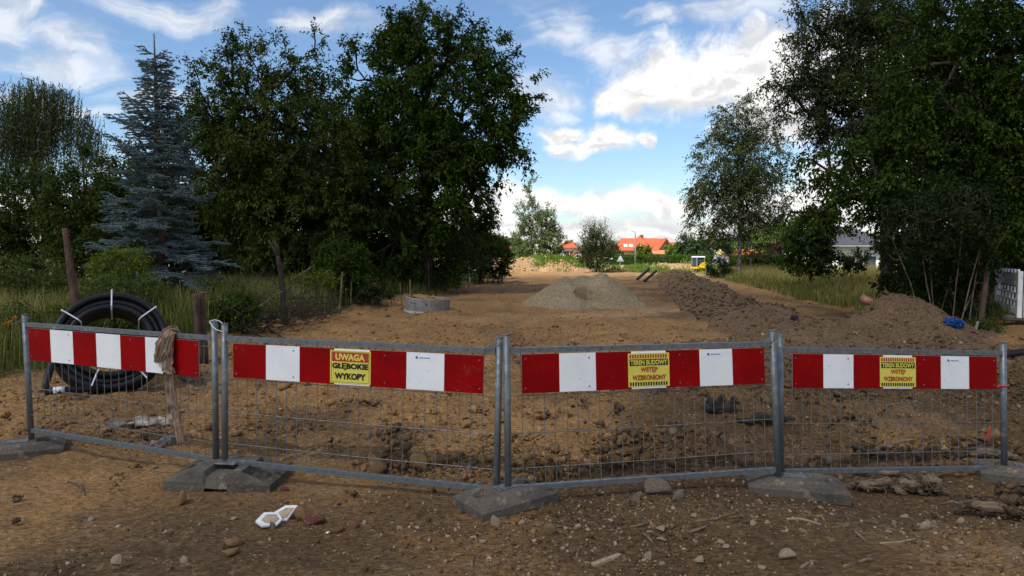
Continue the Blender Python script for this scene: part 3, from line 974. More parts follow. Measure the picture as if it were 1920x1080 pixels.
def barrier(name, label, BL, BR, TL, TR, dL, dR, board, sign, hooks, seed, postL, postR):
    """BL.. are photograph pixels of the rail/post corners; dL, dR the distances of the two posts."""
    rng = np.random.default_rng(seed)
    P = Patch(at(*BL, dL), at(*BR, dR), at(*TL, dL), at(*TR, dR))
    root = empty(name, P.o, label, 'barrier', 'mesh barriers across the track')
    for u, (bot, top) in ((0.0, postL), (1.0, postR)):
        pb, pt = P.p(u, -bot / P.H), P.p(u, 1 + top / P.H)
        pl = MB().tube([pb, pb * 0.5 + pt * 0.5, pt], 0.0225, 14).build('post', M['galv'], root, smooth=False)
        for f in pl.data.polygons:
            f.use_smooth = len(f.vertices) == 4
        d = (pt - pb) / np.linalg.norm(pt - pb)
        MB().tube([pt - d * 0.004, pt + d * 0.006], 0.0235, 14).build('post_cap', M['wire'], root)
    e = 0.016
    for v, nm in ((1.0, 'top_rail'), (0.0, 'bottom_rail')):
        mb = MB()
        hv = e / P.H
        segs = 6
        for k in range(segs):
            u0, u1 = 0.011 + k / segs * 0.978, 0.011 + (k + 1) / segs * 0.978
            P.slab(mb, u0, u1, v - hv, v + hv, -e, e)
        rail = mb.build(nm, M['galv'], root)
        if nm == 'top_rail':
            for u in (0.06, 0.11, 0.33, 0.37, 0.60, 0.64, 0.86, 0.90):
                c = P.p(u, v, e + 0.0015)
                MB().tube([c, c - P.n * 0.003], 0.0045, 8).build('hole', M['signblack'], rail)  # solid black disc, the dark inside of a hole put into its colour
    # wires
    nvert = int(round(P.W / 0.083))
    for k in range(nvert):
        u = 0.03 + (k + 0.5) / nvert * 0.94
        du = rng.normal(0, 0.0016)
        bow = rng.normal(0, 0.004)
        pts = [P.p(u, 0.01), P.p(u + du, 0.33, bow), P.p(u + du * 0.5, 0.66, bow), P.p(u - du, 0.99)]
        MB().tube(pts, 0.0026, 5, cap=False).build('vertical_wire', M['wire'], root)
    for v in (0.145, 0.40, 0.675, 0.93):
        pts = [P.p(u, v + 0.004 * math.sin(u * 5 + seed), 0.0045 + rng.normal(0, 0.002)) for u in np.linspace(0.01, 0.99, 9)]
        MB().tube(pts, 0.0029, 5, cap=False).build('horizontal_wire', M['wire'], root)
    # striped board
    u0, u1, v0, v1 = board
    bd = P.slab(MB(), u0, u1, v0, v1, 0.012, 0.019).build('striped_board', M['metal'], root)
    for k in range(7):
        a, b = u0 + (u1 - u0) * k / 7, u0 + (u1 - u0) * (k + 1) / 7
        red = k % 2 == 0
        P.slab(MB(), a + 0.0001, b - 0.0001, v0 + 0.001, v1 - 0.001, 0.0185, 0.0215 if red else 0.0212).build('red_stripe' if red else 'white_stripe', M['red' if red else 'white'], bd)
    for uu in (u0 + 0.012, u0 + (u1 - u0) * 0.26, u0 + (u1 - u0) * 0.63, u1 - 0.012):
        for vv in (v0 + 0.035, v1 - 0.035):
            c = P.p(uu, vv, 0.021)
            MB().tube([c, c + P.n * 0.004], [0.006, 0.004], 8).build('rivet', M['galv'], bd)
    cu, cv = u0 + (u1 - u0) * 3.5 / 7, (v0 + v1) / 2
    if sign:
        sw, sh = (0.300, 0.222)
        cu += sign[1]
        hw, hh = sw / 2 / P.W, sh / 2 / P.H
        sg = P.slab(MB(), cu - hw, cu + hw, cv - hh, cv + hh, 0.0215, 0.0245).build('warning_sign', M['yellow'], root)
        F0, F1 = 0.0246, 0.0256

        def rect(nm, x0, x1, z0, z1, mat, f=F1):
            return P.slab(MB(), cu + x0 / P.W, cu + x1 / P.W, cv + z0 / P.H, cv + z1 / P.H, F0 - 0.0005, f).build(nm, mat, sg)
        if sign[0] == 'deep':
            mb = MB()
            bx, bz, t = sw / 2 - 0.010, sh / 2 - 0.008, 0.0018
            for (x0, x1, z0, z1) in ((-bx, bx, bz - t, bz), (-bx, bx, -bz, -bz + t), (-bx, -bx + t, -bz + t, bz - t), (bx - t, bx, -bz + t, bz - t)):
                P.slab(mb, cu + x0 / P.W, cu + x1 / P.W, cv + z0 / P.H, cv + z1 / P.H, F0 - 0.0005, F1)
            mb.build('border', M['signblack'], sg)
            rect('header_band', -sw / 2 + 0.015, sw / 2 - 0.015, 0.036, sh / 2 - 0.013, M['signred'])
            plate_text(P, sg, 'UWAGA', cu, cv + 0.067 / P.H, 0.218, 0.045, 0.0268, M['yellow'], 0.045)
            plate_text(P, sg, 'GŁĘBOKIE', cu, cv + 0.003 / P.H, 0.268, 0.050, 0.0268, M['signblack'], 0.05)
            plate_text(P, sg, 'WYKOPY', cu, cv - 0.062 / P.H, 0.230, 0.044, 0.0268, M['signblack'], 0.05)
        else:
            n = 15
            for zc, mat in ((sh / 2 - 0.020, M['signred']), (-sh / 2 + 0.019, M['signblack'])):
                mb = MB()
                for k in range(n):
                    x0 = -sw / 2 + 0.010 + k * (sw - 0.020) / n
                    P.slab(mb, cu + x0 / P.W, cu + (x0 + 0.0115) / P.W, cv + (zc - 0.012) / P.H, cv + (zc + 0.012) / P.H, F0 - 0.0005, F1)
                mb.build('tick_row', mat, sg)
            rect('header_band', -sw / 2 + 0.010, sw / 2 - 0.010, 0.029, 0.072, M['signblack'])
            plate_text(P, sg, 'TEREN BUDOWY', cu, cv + 0.0505 / P.H, 0.268, 0.033, 0.0268, M['yellow'], 0.035)
            plate_text(P, sg, 'WSTĘP', cu, cv + 0.000 / P.H, 0.125, 0.041, 0.0268, M['signred'], 0.035)
            plate_text(P, sg, 'WZBRONIONY', cu, cv - 0.050 / P.H, 0.245, 0.034, 0.0268, M['signred'], 0.035)
        # maker's sticker on the last white stripe; its print is too small to read
        su, sv = u0 + (u1 - u0) * 5.45 / 7, v1 - 0.034 / P.H
        st = P.slab(MB(), su - 0.082 / P.W, su + 0.082 / P.W, sv - 0.0125 / P.H, sv + 0.0125 / P.H, 0.0214, 0.0222).build('sticker', M['sticker'], root)
        mb = MB()
        for k, (dx, dz, r) in enumerate(((-0.050, 0.003, 0.006), (-0.045, 0.001, 0.007), (-0.043, -0.004, 0.005))):
            c = P.p(su + dx / P.W, sv + dz / P.H, 0.0223)
            mb.tube([c, c + P.n * 0.0006], r, 8)
        mb.build('emblem', M['navy'], st)
        mb = MB()
        for k in range(11):
            x0 = -0.028 + k * 0.0068
            P.slab(mb, su + x0 / P.W, su + (x0 + 0.0046) / P.W, sv - 0.004 / P.H, sv + (0.0025 if k % 3 else 0.0035) / P.H, 0.0221, 0.0226)
        mb.build('small_print', M['navy'], st)
    for hk in hooks:
        pts = [P.p(hk[0] + du / P.W, 1 + (hk[1] + dv) / P.H, of) for du, dv, of in hk[2]]
        MB().tube(pts, 0.0033, 6).build('hook', M['strap' if hk[3] else 'galv'], root)
    return P


# hook outlines: (along, up, forward) from the given post top
LOOP = [(-0.01, 0.0, 0.03), (0.02, -0.022, 0.04), (0.06, -0.045, 0.045), (0.10, -0.06, 0.03), (0.105, -0.05, 0.0), (0.06, -0.02, -0.03), (0.02, 0.006, -0.03), (-0.012, 0.014, -0.02), (-0.03, 0.008, 0.01), (-0.01, 0.0, 0.03)]
TIE = [(-0.10, -0.045, 0.032), (-0.03, -0.012, 0.034), (0.03, 0.01, 0.034), (0.05, 0.014, 0.0), (0.03, 0.012, -0.03), (-0.03, -0.005, -0.03), (-0.09, -0.036, 0.0), (-0.10, -0.045, 0.032)]
B1 = barrier('barrier_fence', 'leftmost mesh barrier with striped board, in front of the black pipe coil', (58, 806), (405, 862), (47, 608), (402, 634), 5.62, 4.88,
             (0.033, 0.935, 0.672, 0.972), None, [(0.0, 0.04, TIE, False), (1.0, 0.115, LOOP, True)], 1, (0.075, 0.078), (0.02, 0.115))
B2 = barrier('barrier_fence', 'mesh barrier whose yellow sign reads UWAGA GŁĘBOKIE WYKOPY', (422, 864), (931, 918), (421, 634), (936, 658), 4.84, 4.32,
             (0.043, 0.952, 0.69, 0.965), ('deep', -0.005), [(1.0, 0.055, TIE, False)], 2, (0.05, 0.10), (0.10, 0.085))
B3 = barrier('barrier_fence', 'mesh barrier with yellow TEREN BUDOWY sign, right of the middle foot', (953, 916), (1458, 880), (950, 657), (1449, 644), 4.28, 4.74,
             (0.048, 0.955, 0.69, 0.972), ('site', 0.0), [(1.0, 0.06, TIE, False)], 3, (0.07, 0.10), (0.11, 0.09))
B4 = barrier('barrier_fence', 'rightmost mesh barrier with yellow TEREN BUDOWY sign, in front of the soil heap', (1464, 884), (1883, 877), (1463, 655), (1881, 662), 4.86, 5.18,
             (0.045, 0.957, 0.69, 0.97), ('site', 0.0), [], 4, (0.02, 0.10), (0.06, 0.08))
c = B4.p(1.0, 0.72) + B4.o
tp = MB()
tp.tube([c + np.array([0.027 * math.cos(a), 0.027 * math.sin(a), 0.0]) for a in np.linspace(0, 6.2, 14)], 0.008, 5)
tp.tube([c + np.array([-0.02, -0.02, 0]), c + np.array([-0.09, -0.03, 0.004]), c + np.array([-0.15, -0.02, -0.012]), c + np.array([-0.19, -0.01, -0.03])], [0.006, 0.007, 0.005, 0.004], 5, squash=0.3)
tag(tp.build('barrier_tape', M['redpaint']), 'scrap of red tape knotted round the far right barrier post', 'tape')


# ------------------------------------------------------------------ barrier feet
def foot(label, xy, L, W, h, yaw, slots, tilt=(0, 0), notch=False, shift=0.0):
    nx, ny = 49, 29
    xs, ys = np.linspace(-1, 1, nx), np.linspace(-1, 1, ny)
    X, Y = np.meshgrid(xs, ys)
    ax, ay = np.abs(X) * L / 2, np.abs(Y) * W / 2
    edge = np.minimum((L / 2 - ax) / (0.20 if notch else 0.14), (W / 2 - ay) / (0.03 if notch else 0.075))
    Zt = 0.07 + (h - 0.07) * np.clip(edge, 0, 1)
    if notch:
        Zt = Zt - 0.040 * (np.abs(X) < 0.22) * (Y < 0.2) - 0.06 * ((X > 0.42) & (X < 0.86) & (np.abs(Y) < 0.8))
    for (sx, sy, lx, ly, dp) in slots:
        Zt = Zt - dp * ((np.abs(X * L / 2 - sx) < lx / 2) & (np.abs(Y * W / 2 - sy) < ly / 2))
    Zt = Zt + 0.003 * fbm(X * 9, Y * 6, 3, 191)
    n = nx * ny
    top = np.stack([X * L / 2, Y * W / 2, Zt], -1).reshape(-1, 3)
    i = np.arange(n).reshape(ny, nx)
    F = [tuple(f) for f in np.stack([i[:-1, :-1], i[:-1, 1:], i[1:, 1:], i[1:, :-1]], -1).reshape(-1, 4)]
    rim = list(i[0, :]) + list(i[1:, -1]) + list(i[-1, -2::-1]) + list(i[-2:0:-1, 0])
    bot = []
    V = [tuple(p) for p in top]
    for r in rim:
        px_, py_ = top[r][0], top[r][1]
        zb = 0.0
        if notch and abs(px_) < L * 0.11:
            zb = 0.045
        elif notch is False and abs(px_) < L * 0.22 and abs(py_) > W * 0.4:
            zb = 0.012
        bot.append(len(V))
        V.append((px_ * 0.985, py_ * 0.985, zb))
    m = len(rim)
    F += [(rim[k], bot[k], bot[(k + 1) % m], rim[(k + 1) % m]) for k in range(m)]
    F.append(tuple(bot))
    mb = MB()
    mb.v, mb.f = V, F
    z = min(Z1(xy[0], xy[1]), Z1(xy[0] - 0.2, xy[1] - 0.1) + 0.03, Z1(xy[0] + 0.2, xy[1] - 0.1) + 0.03)
    o = empty('ballast_block', (xy[0], xy[1], z - 0.008), label, 'barrier foot', 'feet of the mesh barriers', yaw)
    o.rotation_euler = (tilt[0], tilt[1], yaw)
    mb.build('block', M['rubber'], o)
    MB().box(shift - 0.075, shift + 0.075, -0.045, 0.045, h + 0.001, h + 0.007).build('post_plate', M['wire'], o, bevel=0.002)
    return o


S1 = [(0.17, 0.0, 0.085, 0.11, 0.045), (-0.17, 0.0, 0.085, 0.11, 0.045)]
def mid(P, u, Q=None, v=0):
    a = P.p(u, 0) + P.o
    return a if Q is None else (a + Q.p(v, 0) + Q.o) / 2


a = mid(B1, 0.0); foot('grey barrier foot at the far left, below the leftmost post', (a[0] - 0.06, a[1] - 0.07), 0.66, 0.38, 0.115, math.radians(28), S1, (0.02, 0.0))
a = mid(B1, 1.0, B2, 0.0); foot('dark barrier foot with a notch in its front, below the draped cloth barrier joint', (a[0] + 0.09, a[1] - 0.06), 0.76, 0.40, 0.145, math.radians(-4), [(-0.26, 0.04, 0.10, 0.12, 0.03)], (0.03, 0.02), True, -0.02)
a = mid(B2, 1.0, B3, 0.0); foot('middle barrier foot, the one nearest the viewer, set cornerwise', (a[0] + 0.02, a[1] - 0.02), 0.58, 0.36, 0.12, math.radians(36), S1, (0.015, -0.02))
a = mid(B3, 1.0, B4, 0.0); foot('flat barrier foot between the two TEREN BUDOWY barriers', (a[0] + 0.09, a[1] - 0.05), 0.66, 0.38, 0.115, math.radians(-12), [(0.17, 0.0, 0.085, 0.11, 0.045)], (0.0, 0.02))
a = mid(B4, 1.0); foot('barrier foot at the right edge, half out of view', (a[0] + 0.12, a[1] - 0.06), 0.66, 0.38, 0.115, math.radians(-22), S1, (0.0, 0.03))


# ------------------------------------------------------------------ coil of pipe
def pipe_coil():
    p = gp(196, 738)
    R = 0.585
    root = empty('pipe_coil', (p[0], p[1] + 0.15, p[2] - 0.03), 'coil of thick black plastic pipe with white straps, leaning behind the left barrier', 'pipe coil')
    root.rotation_euler = (math.radians(-24), 0, math.radians(30))
    rt = 0.037
    for j in range(3):
        for k in range(5):
            Rm = R - rt - j * 0.069
            y = (k - 2) * 0.072 + (0.036 if j % 2 else 0)
            if j == 1 and 0 < k < 4:
                continue
            a = np.linspace(0, 2 * np.pi, 65)[:-1]
            n = 10
            b = np.linspace(0, 2 * np.pi, n + 1)[:-1]
            wob = 0.006 * np.sin(a * 2 + k * 1.7 + j)
            rr = (Rm + wob)[:, None] + rt * np.cos(b)[None]
            V = np.stack([rr * np.cos(a)[:, None], np.broadcast_to(y + 0.008 * np.sin(a + k)[:, None] + rt * np.sin(b)[None], rr.shape), rr * np.sin(a)[:, None] + R], -1).reshape(-1, 3)
            i = np.arange(64 * n).reshape(64, n)
            F = np.stack([i, np.roll(i, -1, 0), np.roll(np.roll(i, -1, 0), -1, 1), np.roll(i, -1, 1)], -1).reshape(-1, 4)
            link('tube_loop', np_mesh('tube_loop', V, F, smooth=True), M['pipe'], root)
    for ang in (88, 142, 38, 250, 200, 305):
        a = math.radians(ang)
        r0, r1, w = R + 0.010, R - 0.222, 0.205
        loop = [(r0, -w), (r0, w), (r1 + 0.03, w + 0.004), (r1, w - 0.03), (r1, -w + 0.03), (r1 + 0.03, -w - 0.004)]
        mb = MB()
        pts = [(r * math.cos(a), yy, r * math.sin(a) + R) for r, yy in loop]
        mb.tube(pts + [pts[0]], 0.008, 6, squash=0.5)
        mb.build('strap', M['strap'], root)
    MB().tube([(-0.50, -0.19, 0.42), (-0.57, -0.24, 0.26), (-0.60, -0.28, 0.10), (-0.59, -0.30, 0.02)], 0.036, 12).build('pipe_end', M['pipe'], root, smooth=True)
    MB().tube([(-0.60, -0.31, 0.0), (-0.47, -0.34, 0.0), (-0.30, -0.30, 0.0), (-0.1, -0.2, 0.02)], 0.034, 12).build('pipe_end', M['pipe'], root, smooth=True)
    MB().tube([(-0.53, -0.332, 0.004), (-0.43, -0.340, 0.004)], 0.037, 12).build('printed_band', M['strap'], root, smooth=True)


pipe_coil()


# ------------------------------------------------------------------ cloths
def cloth_strip(name, path, widths, label, mat, normal=(0, -1, 0), folds=4, depth=0.018, seed=0, n=22, thick=0.004, cat='cloth'):
    """A hanging or lying strip of cloth with lengthwise folds, given thickness."""
    pts = [Vector([float(c) for c in p]) for p in path]
    m = 34
    t = np.linspace(0, len(pts) - 1.001, m)
    P = np.array([[*(pts[int(k)].lerp(pts[int(k) + 1], k - int(k)))] for k in t])
    for _ in range(2):
        P[1:-1] = (P[:-2] + 2 * P[1:-1] + P[2:]) / 4
    Wd = np.interp(t, range(len(widths)), widths)
    nrm = np.array(normal, float)
    V = []
    for i in range(m):
        tg = P[min(i + 1, m - 1)] - P[max(i - 1, 0)]
        tg /= np.linalg.norm(tg)
        sd = np.cross(tg, nrm)
        sd /= np.linalg.norm(sd)
        for k in range(n):
            s = k / (n - 1) - 0.5
            ph = 2 * np.pi * folds * (s + 0.5) + 1.5 * math.sin(i * 0.16 + seed)
            ragged = 1 + 0.12 * math.sin(i * 0.9 + seed) + 0.08 * math.sin(i * 2.3 + seed * 2)
            off = depth * (1 - 2.2 * abs(math.sin(ph * 0.5))) + 0.5 * depth * math.sin(ph * 0.43 + i * 0.3)
            V.append(P[i] + sd * (s * Wd[i] * ragged) + nrm * off)
    V = np.array(V)
    i = np.arange(m * n).reshape(m, n)
    F = np.stack([i[:-1, :-1], i[:-1, 1:], i[1:, 1:], i[1:, :-1]], -1).reshape(-1, 4)
    o0 = V.mean(0)
    me = np_mesh(name, V - o0, F, smooth=True)
    o = link(name, me, mat, loc=o0)
    md = o.modifiers.new('thickness', 'SOLIDIFY')
    md.thickness = thick
    return tag(o, label, cat) if label else o


def rag():
    u = 0.772
    q = lambda du, v, off: B1.p(u + du, v, off) + B1.o
    root = empty('hanging_cloth', q(0, 1.0, 0), 'long muddy cloth hung over the top rail of the leftmost barrier', 'cloth')
    parts = [
        ('cloth_flap', [q(0.03, 0.90, -0.03), q(0.03, 1.03, -0.03), q(0.03, 1.045, 0.0), q(0.02, 1.0, 0.04), q(0.0, 0.90, 0.05), q(-0.02, 0.80, 0.05), q(-0.03, 0.77, 0.05)], [0.10, 0.10, 0.10, 0.10, 0.115, 0.08, 0.02], 3, 0.008, 1),
        ('cloth_flap', [q(0.045, 1.03, 0.03), q(0.045, 0.95, 0.055), q(0.04, 0.84, 0.06), q(0.035, 0.74, 0.06), q(0.045, 0.68, 0.05)], [0.05, 0.06, 0.08, 0.11, 0.07], 3, 0.012, 2),
        ('cloth_tail', [q(0.035, 0.74, 0.045), q(0.028, 0.62, 0.035), q(0.03, 0.48, 0.03), q(0.045, 0.34, 0.03), q(0.06, 0.22, 0.03), q(0.068, 0.10, 0.03)], [0.09, 0.11, 0.10, 0.11, 0.08, 0.04], 3, 0.014, 3),
        ('cloth_tail', [q(0.05, 0.66, -0.02), q(0.09, 0.64, -0.03), q(0.13, 0.61, -0.04), q(0.155, 0.58, -0.04)], [0.06, 0.13, 0.15, 0.04], 2, 0.012, 4)]
    for nm, path, wd, fo, dp, sd in parts:
        o = cloth_strip(nm, path, wd, None, M['cloth'], tuple(B1.n), fo, dp, sd)
        o.parent = root
        o.location = Vector(o.location) - Vector(root.location)
    p = [gp(x, y) + np.array([0, 0, 0.035]) for x, y in ((195, 806), (230, 800), (260, 796), (290, 797), (322, 798))]
    cloth_strip('crumpled_rag', p, [0.03, 0.10, 0.17, 0.13, 0.04], 'pale crumpled rag on the earth behind the leftmost barrier', M['cloth2'], (0, -0.25, 0.97), 4, 0.022, 5)
    p = [gp(x, y) + np.array([0, 0, 0.03]) for x, y in ((283, 842), (300, 838), (315, 833), (328, 830))]
    cloth_strip('crumpled_rag', p, [0.03, 0.08, 0.12, 0.05], 'small white rag lying just behind the bottom rail of the leftmost barrier', M['cloth2'], (0, -0.25, 0.97), 3, 0.03, 6)


rag()


# ------------------------------------------------------------------ concrete ring
def concrete_ring():
    p = gp(795, 586)
    root = empty('concrete_ring', (p[0], p[1] + 0.6, p[2] - 0.15), 'round concrete well ring filled with earth on the left of the site', 'concrete ring', rz=0.4)
    root.rotation_euler = (0.03, 0.05, 0.4)
    MB().lathe([(0.62, 0.17), (0.625, 0.50), (0.615, 0.52), (0.54, 0.52), (0.53, 0.50), (0.53, 0.17)], 40, closed=True).build('ring_wall', M['concrete'], root)
    MB().lathe([(0.64, -0.05), (0.64, 0.168), (0.53, 0.168), (0.53, -0.05)], 40, closed=True).build('base_ring', M['concrete_pale'], root)
    for a in (-2.6, -2.45, -1.9):
        c = np.array([0.623 * math.cos(a), 0.623 * math.sin(a), 0.38])
        MB().tube([c, c * np.array([1.008, 1.008, 1])], 0.022, 8).build('dark_hole_disc', M['signblack'], root)  # black disc on the wall; its colour stands in for the shade within
    rng = np.random.default_rng(5)
    n = 25
    xs = np.linspace(-0.53, 0.53, n)
    X, Y = np.meshgrid(xs, xs)
    H_ = 0.49 + 0.07 * fbm(X * 4, Y * 4, 5, 201) + 0.13 * np.exp(-(((X + 0.25) / 0.3) ** 2 + (Y / 0.3) ** 2))
    V = np.stack([X, Y, H_], -1).reshape(-1, 3)
    i = np.arange(n * n).reshape(n, n)
    F = np.stack([i[:-1, :-1], i[:-1, 1:], i[1:, 1:], i[1:, :-1]], -1).reshape(-1, 4)
    F = F[(np.hypot(V[F][..., 0], V[F][..., 1]) < 0.532).all(1)]
    z = np.zeros(n * n)
    link('earth_fill', np_mesh('earth_fill', V, F, {'tone': z, 'pale': z, 'grassy': z}, True), M['soil'], root)
    for (cx, cy, s) in ((-0.30, -0.2, 0.09), (-0.05, -0.1, 0.10), (-0.45, 0.05, 0.08), (0.05, -0.3, 0.12), (-0.2, 0.2, 0.1), (0.2, 0.1, 0.07)):
        Vr, Fr = rock_shape(rng, ICO2, 0.8, 0.6)
        s *= 0.8
        me = np_mesh('earth_lump', Vr * s, Fr, {'tone': np.full(len(Vr), 0.2), 'pale': np.zeros(len(Vr)), 'grassy': np.zeros(len(Vr))})
        link('earth_lump', me, M['soil'], root, (cx, cy, 0.53 + s * 0.35))


concrete_ring()

# ------------------------------------------------------------------ trees and shrubs
def unit(v):
    return v / np.maximum(np.linalg.norm(v, axis=-1, keepdims=True), 1e-9)


def leaf_cards(name, pos, dirv, nrm, size, wr, mat, parent, rnd, curl=0.18, single=False):
    d = unit(dirv)
    side = unit(np.cross(d, nrm))
    up = np.cross(side, d)
    s = size[:, None]
    mdl = pos + d * s * 0.45
    l = mdl + side * s * wr * 0.5 + up * s * wr * 0.16
    r = mdl - side * s * wr * 0.5 + up * s * wr * 0.16
    t = pos + d * s - np.array([0, 0, 1]) * s * curl
    n = len(pos)
    if single:                               # small far leaves: one face each
        V = np.stack([pos + side * s * wr * 0.5, pos + d * s * 0.25 - side * s * wr * 0.55, t], 1).reshape(-1, 3)
        F = np.arange(n * 3).reshape(n, 3)
        return link(name, np_mesh(name, V, F, {'rnd': np.repeat(rnd, 3)}), mat, parent)
    V = np.stack([pos, r, t, l], 1).reshape(-1, 3)
    b = (np.arange(n) * 4)[:, None]
    F = np.concatenate([b + np.array([[0, 1, 2]]), b + np.array([[0, 2, 3]])], 0)
    me = np_mesh(name, V, F, {'rnd': np.repeat(rnd, 4)})
    return link(name, me, mat, parent)


def skeleton(rng, trunk, r0, targets, up_bias=0.25):
    """Branches from a trunk polyline out to the target points. Returns positions, parents, radii."""
    pos, par = [], []
    for k in range(len(trunk) - 1):
        a, b = np.array(trunk[k], float), np.array(trunk[k + 1], float)
        m = max(2, int(np.linalg.norm(b - a) / 0.4))
        for j in range(m):
            pos.append(a + (b - a) * j / m)
            par.append(len(pos) - 2)
    pos.append(np.array(trunk[-1], float))
    par.append(len(pos) - 2)
    par[0] = -1
    nt = len(pos)
    depth = [0] * nt
    axis = np.mean(np.array(trunk), 0)
    order = np.argsort(np.linalg.norm((targets - axis) * [1, 1, 0.6], axis=1))
    ends = []
    low = 0.22 * (trunk[-1][2] - trunk[0][2])
    for t in order:
        T = targets[t]
        A = np.array(pos)
        dv = T - A
        dist = np.linalg.norm(dv, axis=1)
        cost = dist + 0.8 * np.maximum(A[:, 2] - T[2] + 0.15 * dist, 0) + np.where(A[:, 2] < trunk[0][2] + low, 2.0, 0) + 0.05 * np.array(depth)
        i = int(np.argmin(cost))
        L = dist[i]
        m = max(2, int(L / 0.45))
        prev = i
        mid_ = rng.normal(0, 0.10 * L, 3) + np.array([0, 0, -up_bias * L * 0.3])
        for j in range(1, m + 1):
            f = j / m
            q = A[i] + dv[i] * f + mid_ * math.sin(math.pi * f) + (rng.normal(0, 0.02, 3) if j < m else 0)
            pos.append(q)
            par.append(prev)
            depth.append(depth[i] + 1)
            prev = len(pos) - 1
        ends.append((t, prev))
    pos = np.array(pos)
    rad = np.zeros(len(pos))
    for i in range(len(pos) - 1, 0, -1):
        rad[i] = max(rad[i], 0.008 ** 2.3)
        rad[par[i]] += rad[i]
    rad = rad ** (1 / 2.3)
    rad = np.minimum(rad * (r0 / rad[0]), r0)
    rad = np.maximum(rad, 0.005)
    return pos, np.array(par), rad, ends


def branch_mesh(name, pos, par, rad, mat, parent, n=4):
    idx = np.nonzero(par >= 0)[0]
    a, b = pos[par[idx]], pos[idx]
    t = unit(b - a)
    h = np.where(np.abs(t[:, 2:3]) > 0.9, np.array([[1.0, 0, 0]]), np.array([[0, 0, 1.0]]))
    s = unit(np.cross(t, h))
    u = np.cross(s, t)
    ang = np.linspace(0, 2 * np.pi, n + 1)[:-1]
    ring = s[:, None] * np.cos(ang)[None, :, None] + u[:, None] * np.sin(ang)[None, :, None]
    ra = np.minimum(rad[par[idx]], rad[idx] * 1.6)
    V = np.concatenate([a[:, None] + ring * ra[:, None, None], (b + t * rad[idx][:, None] * 0.3)[:, None] + ring * rad[idx][:, None, None]], 1)
    m = len(idx)
    base = (np.arange(m) * 2 * n)[:, None]
    k = np.arange(n)
    F = np.stack([base + k, base + (k + 1) % n, base + n + (k + 1) % n, base + n + k], -1).reshape(-1, 4)
    return link(name, np_mesh(name, V.reshape(-1, 3), F, smooth=True), mat, parent)


def lobe_points(rng, lobes, n, shell=0.62):
    vol = np.array([l[1][0] * l[1][1] * l[1][2] for l in lobes])
    wt = np.array([l[2] if len(l) > 2 else 1.0 for l in lobes])
    cnt = np.maximum(3, (n * vol ** 0.8 * wt / (vol ** 0.8 * wt).sum()).astype(int))
    P, O = [], []
    for l, c in zip(lobes, cnt):
        d = unit(rng.normal(size=(c, 3)))
        r = rng.uniform(size=(c, 1)) ** (1 / 3 * shell)
        bump = 1 + 0.16 * np.sin(d[:, :1] * 5 + d[:, 1:2] * 4 + l[0][0]) + 0.10 * np.sin(d[:, 2:3] * 9 + l[0][2])
        P.append(np.array(l[0]) + d * r * np.array(l[1]) * bump)
        O.append(d)
    return np.concatenate(P), np.concatenate(O)


def px_lobes(lobes, Y, depth=0.8):
    """Lobes given as photograph pixel centre and radii plus an optional offset in depth; real ellipsoids Y metres away."""
    out = []
    for l in lobes:
        px, py, rx, ry = l[:4]
        dy = l[4] if len(l) > 4 else 0.0
        k = (Y + dy) / FPX
        c = at(px, py, Y + dy)
        out.append((c, (rx * k, max(rx, ry) * k * depth, ry * k), l[5] if len(l) > 5 else 1.0))
    return out


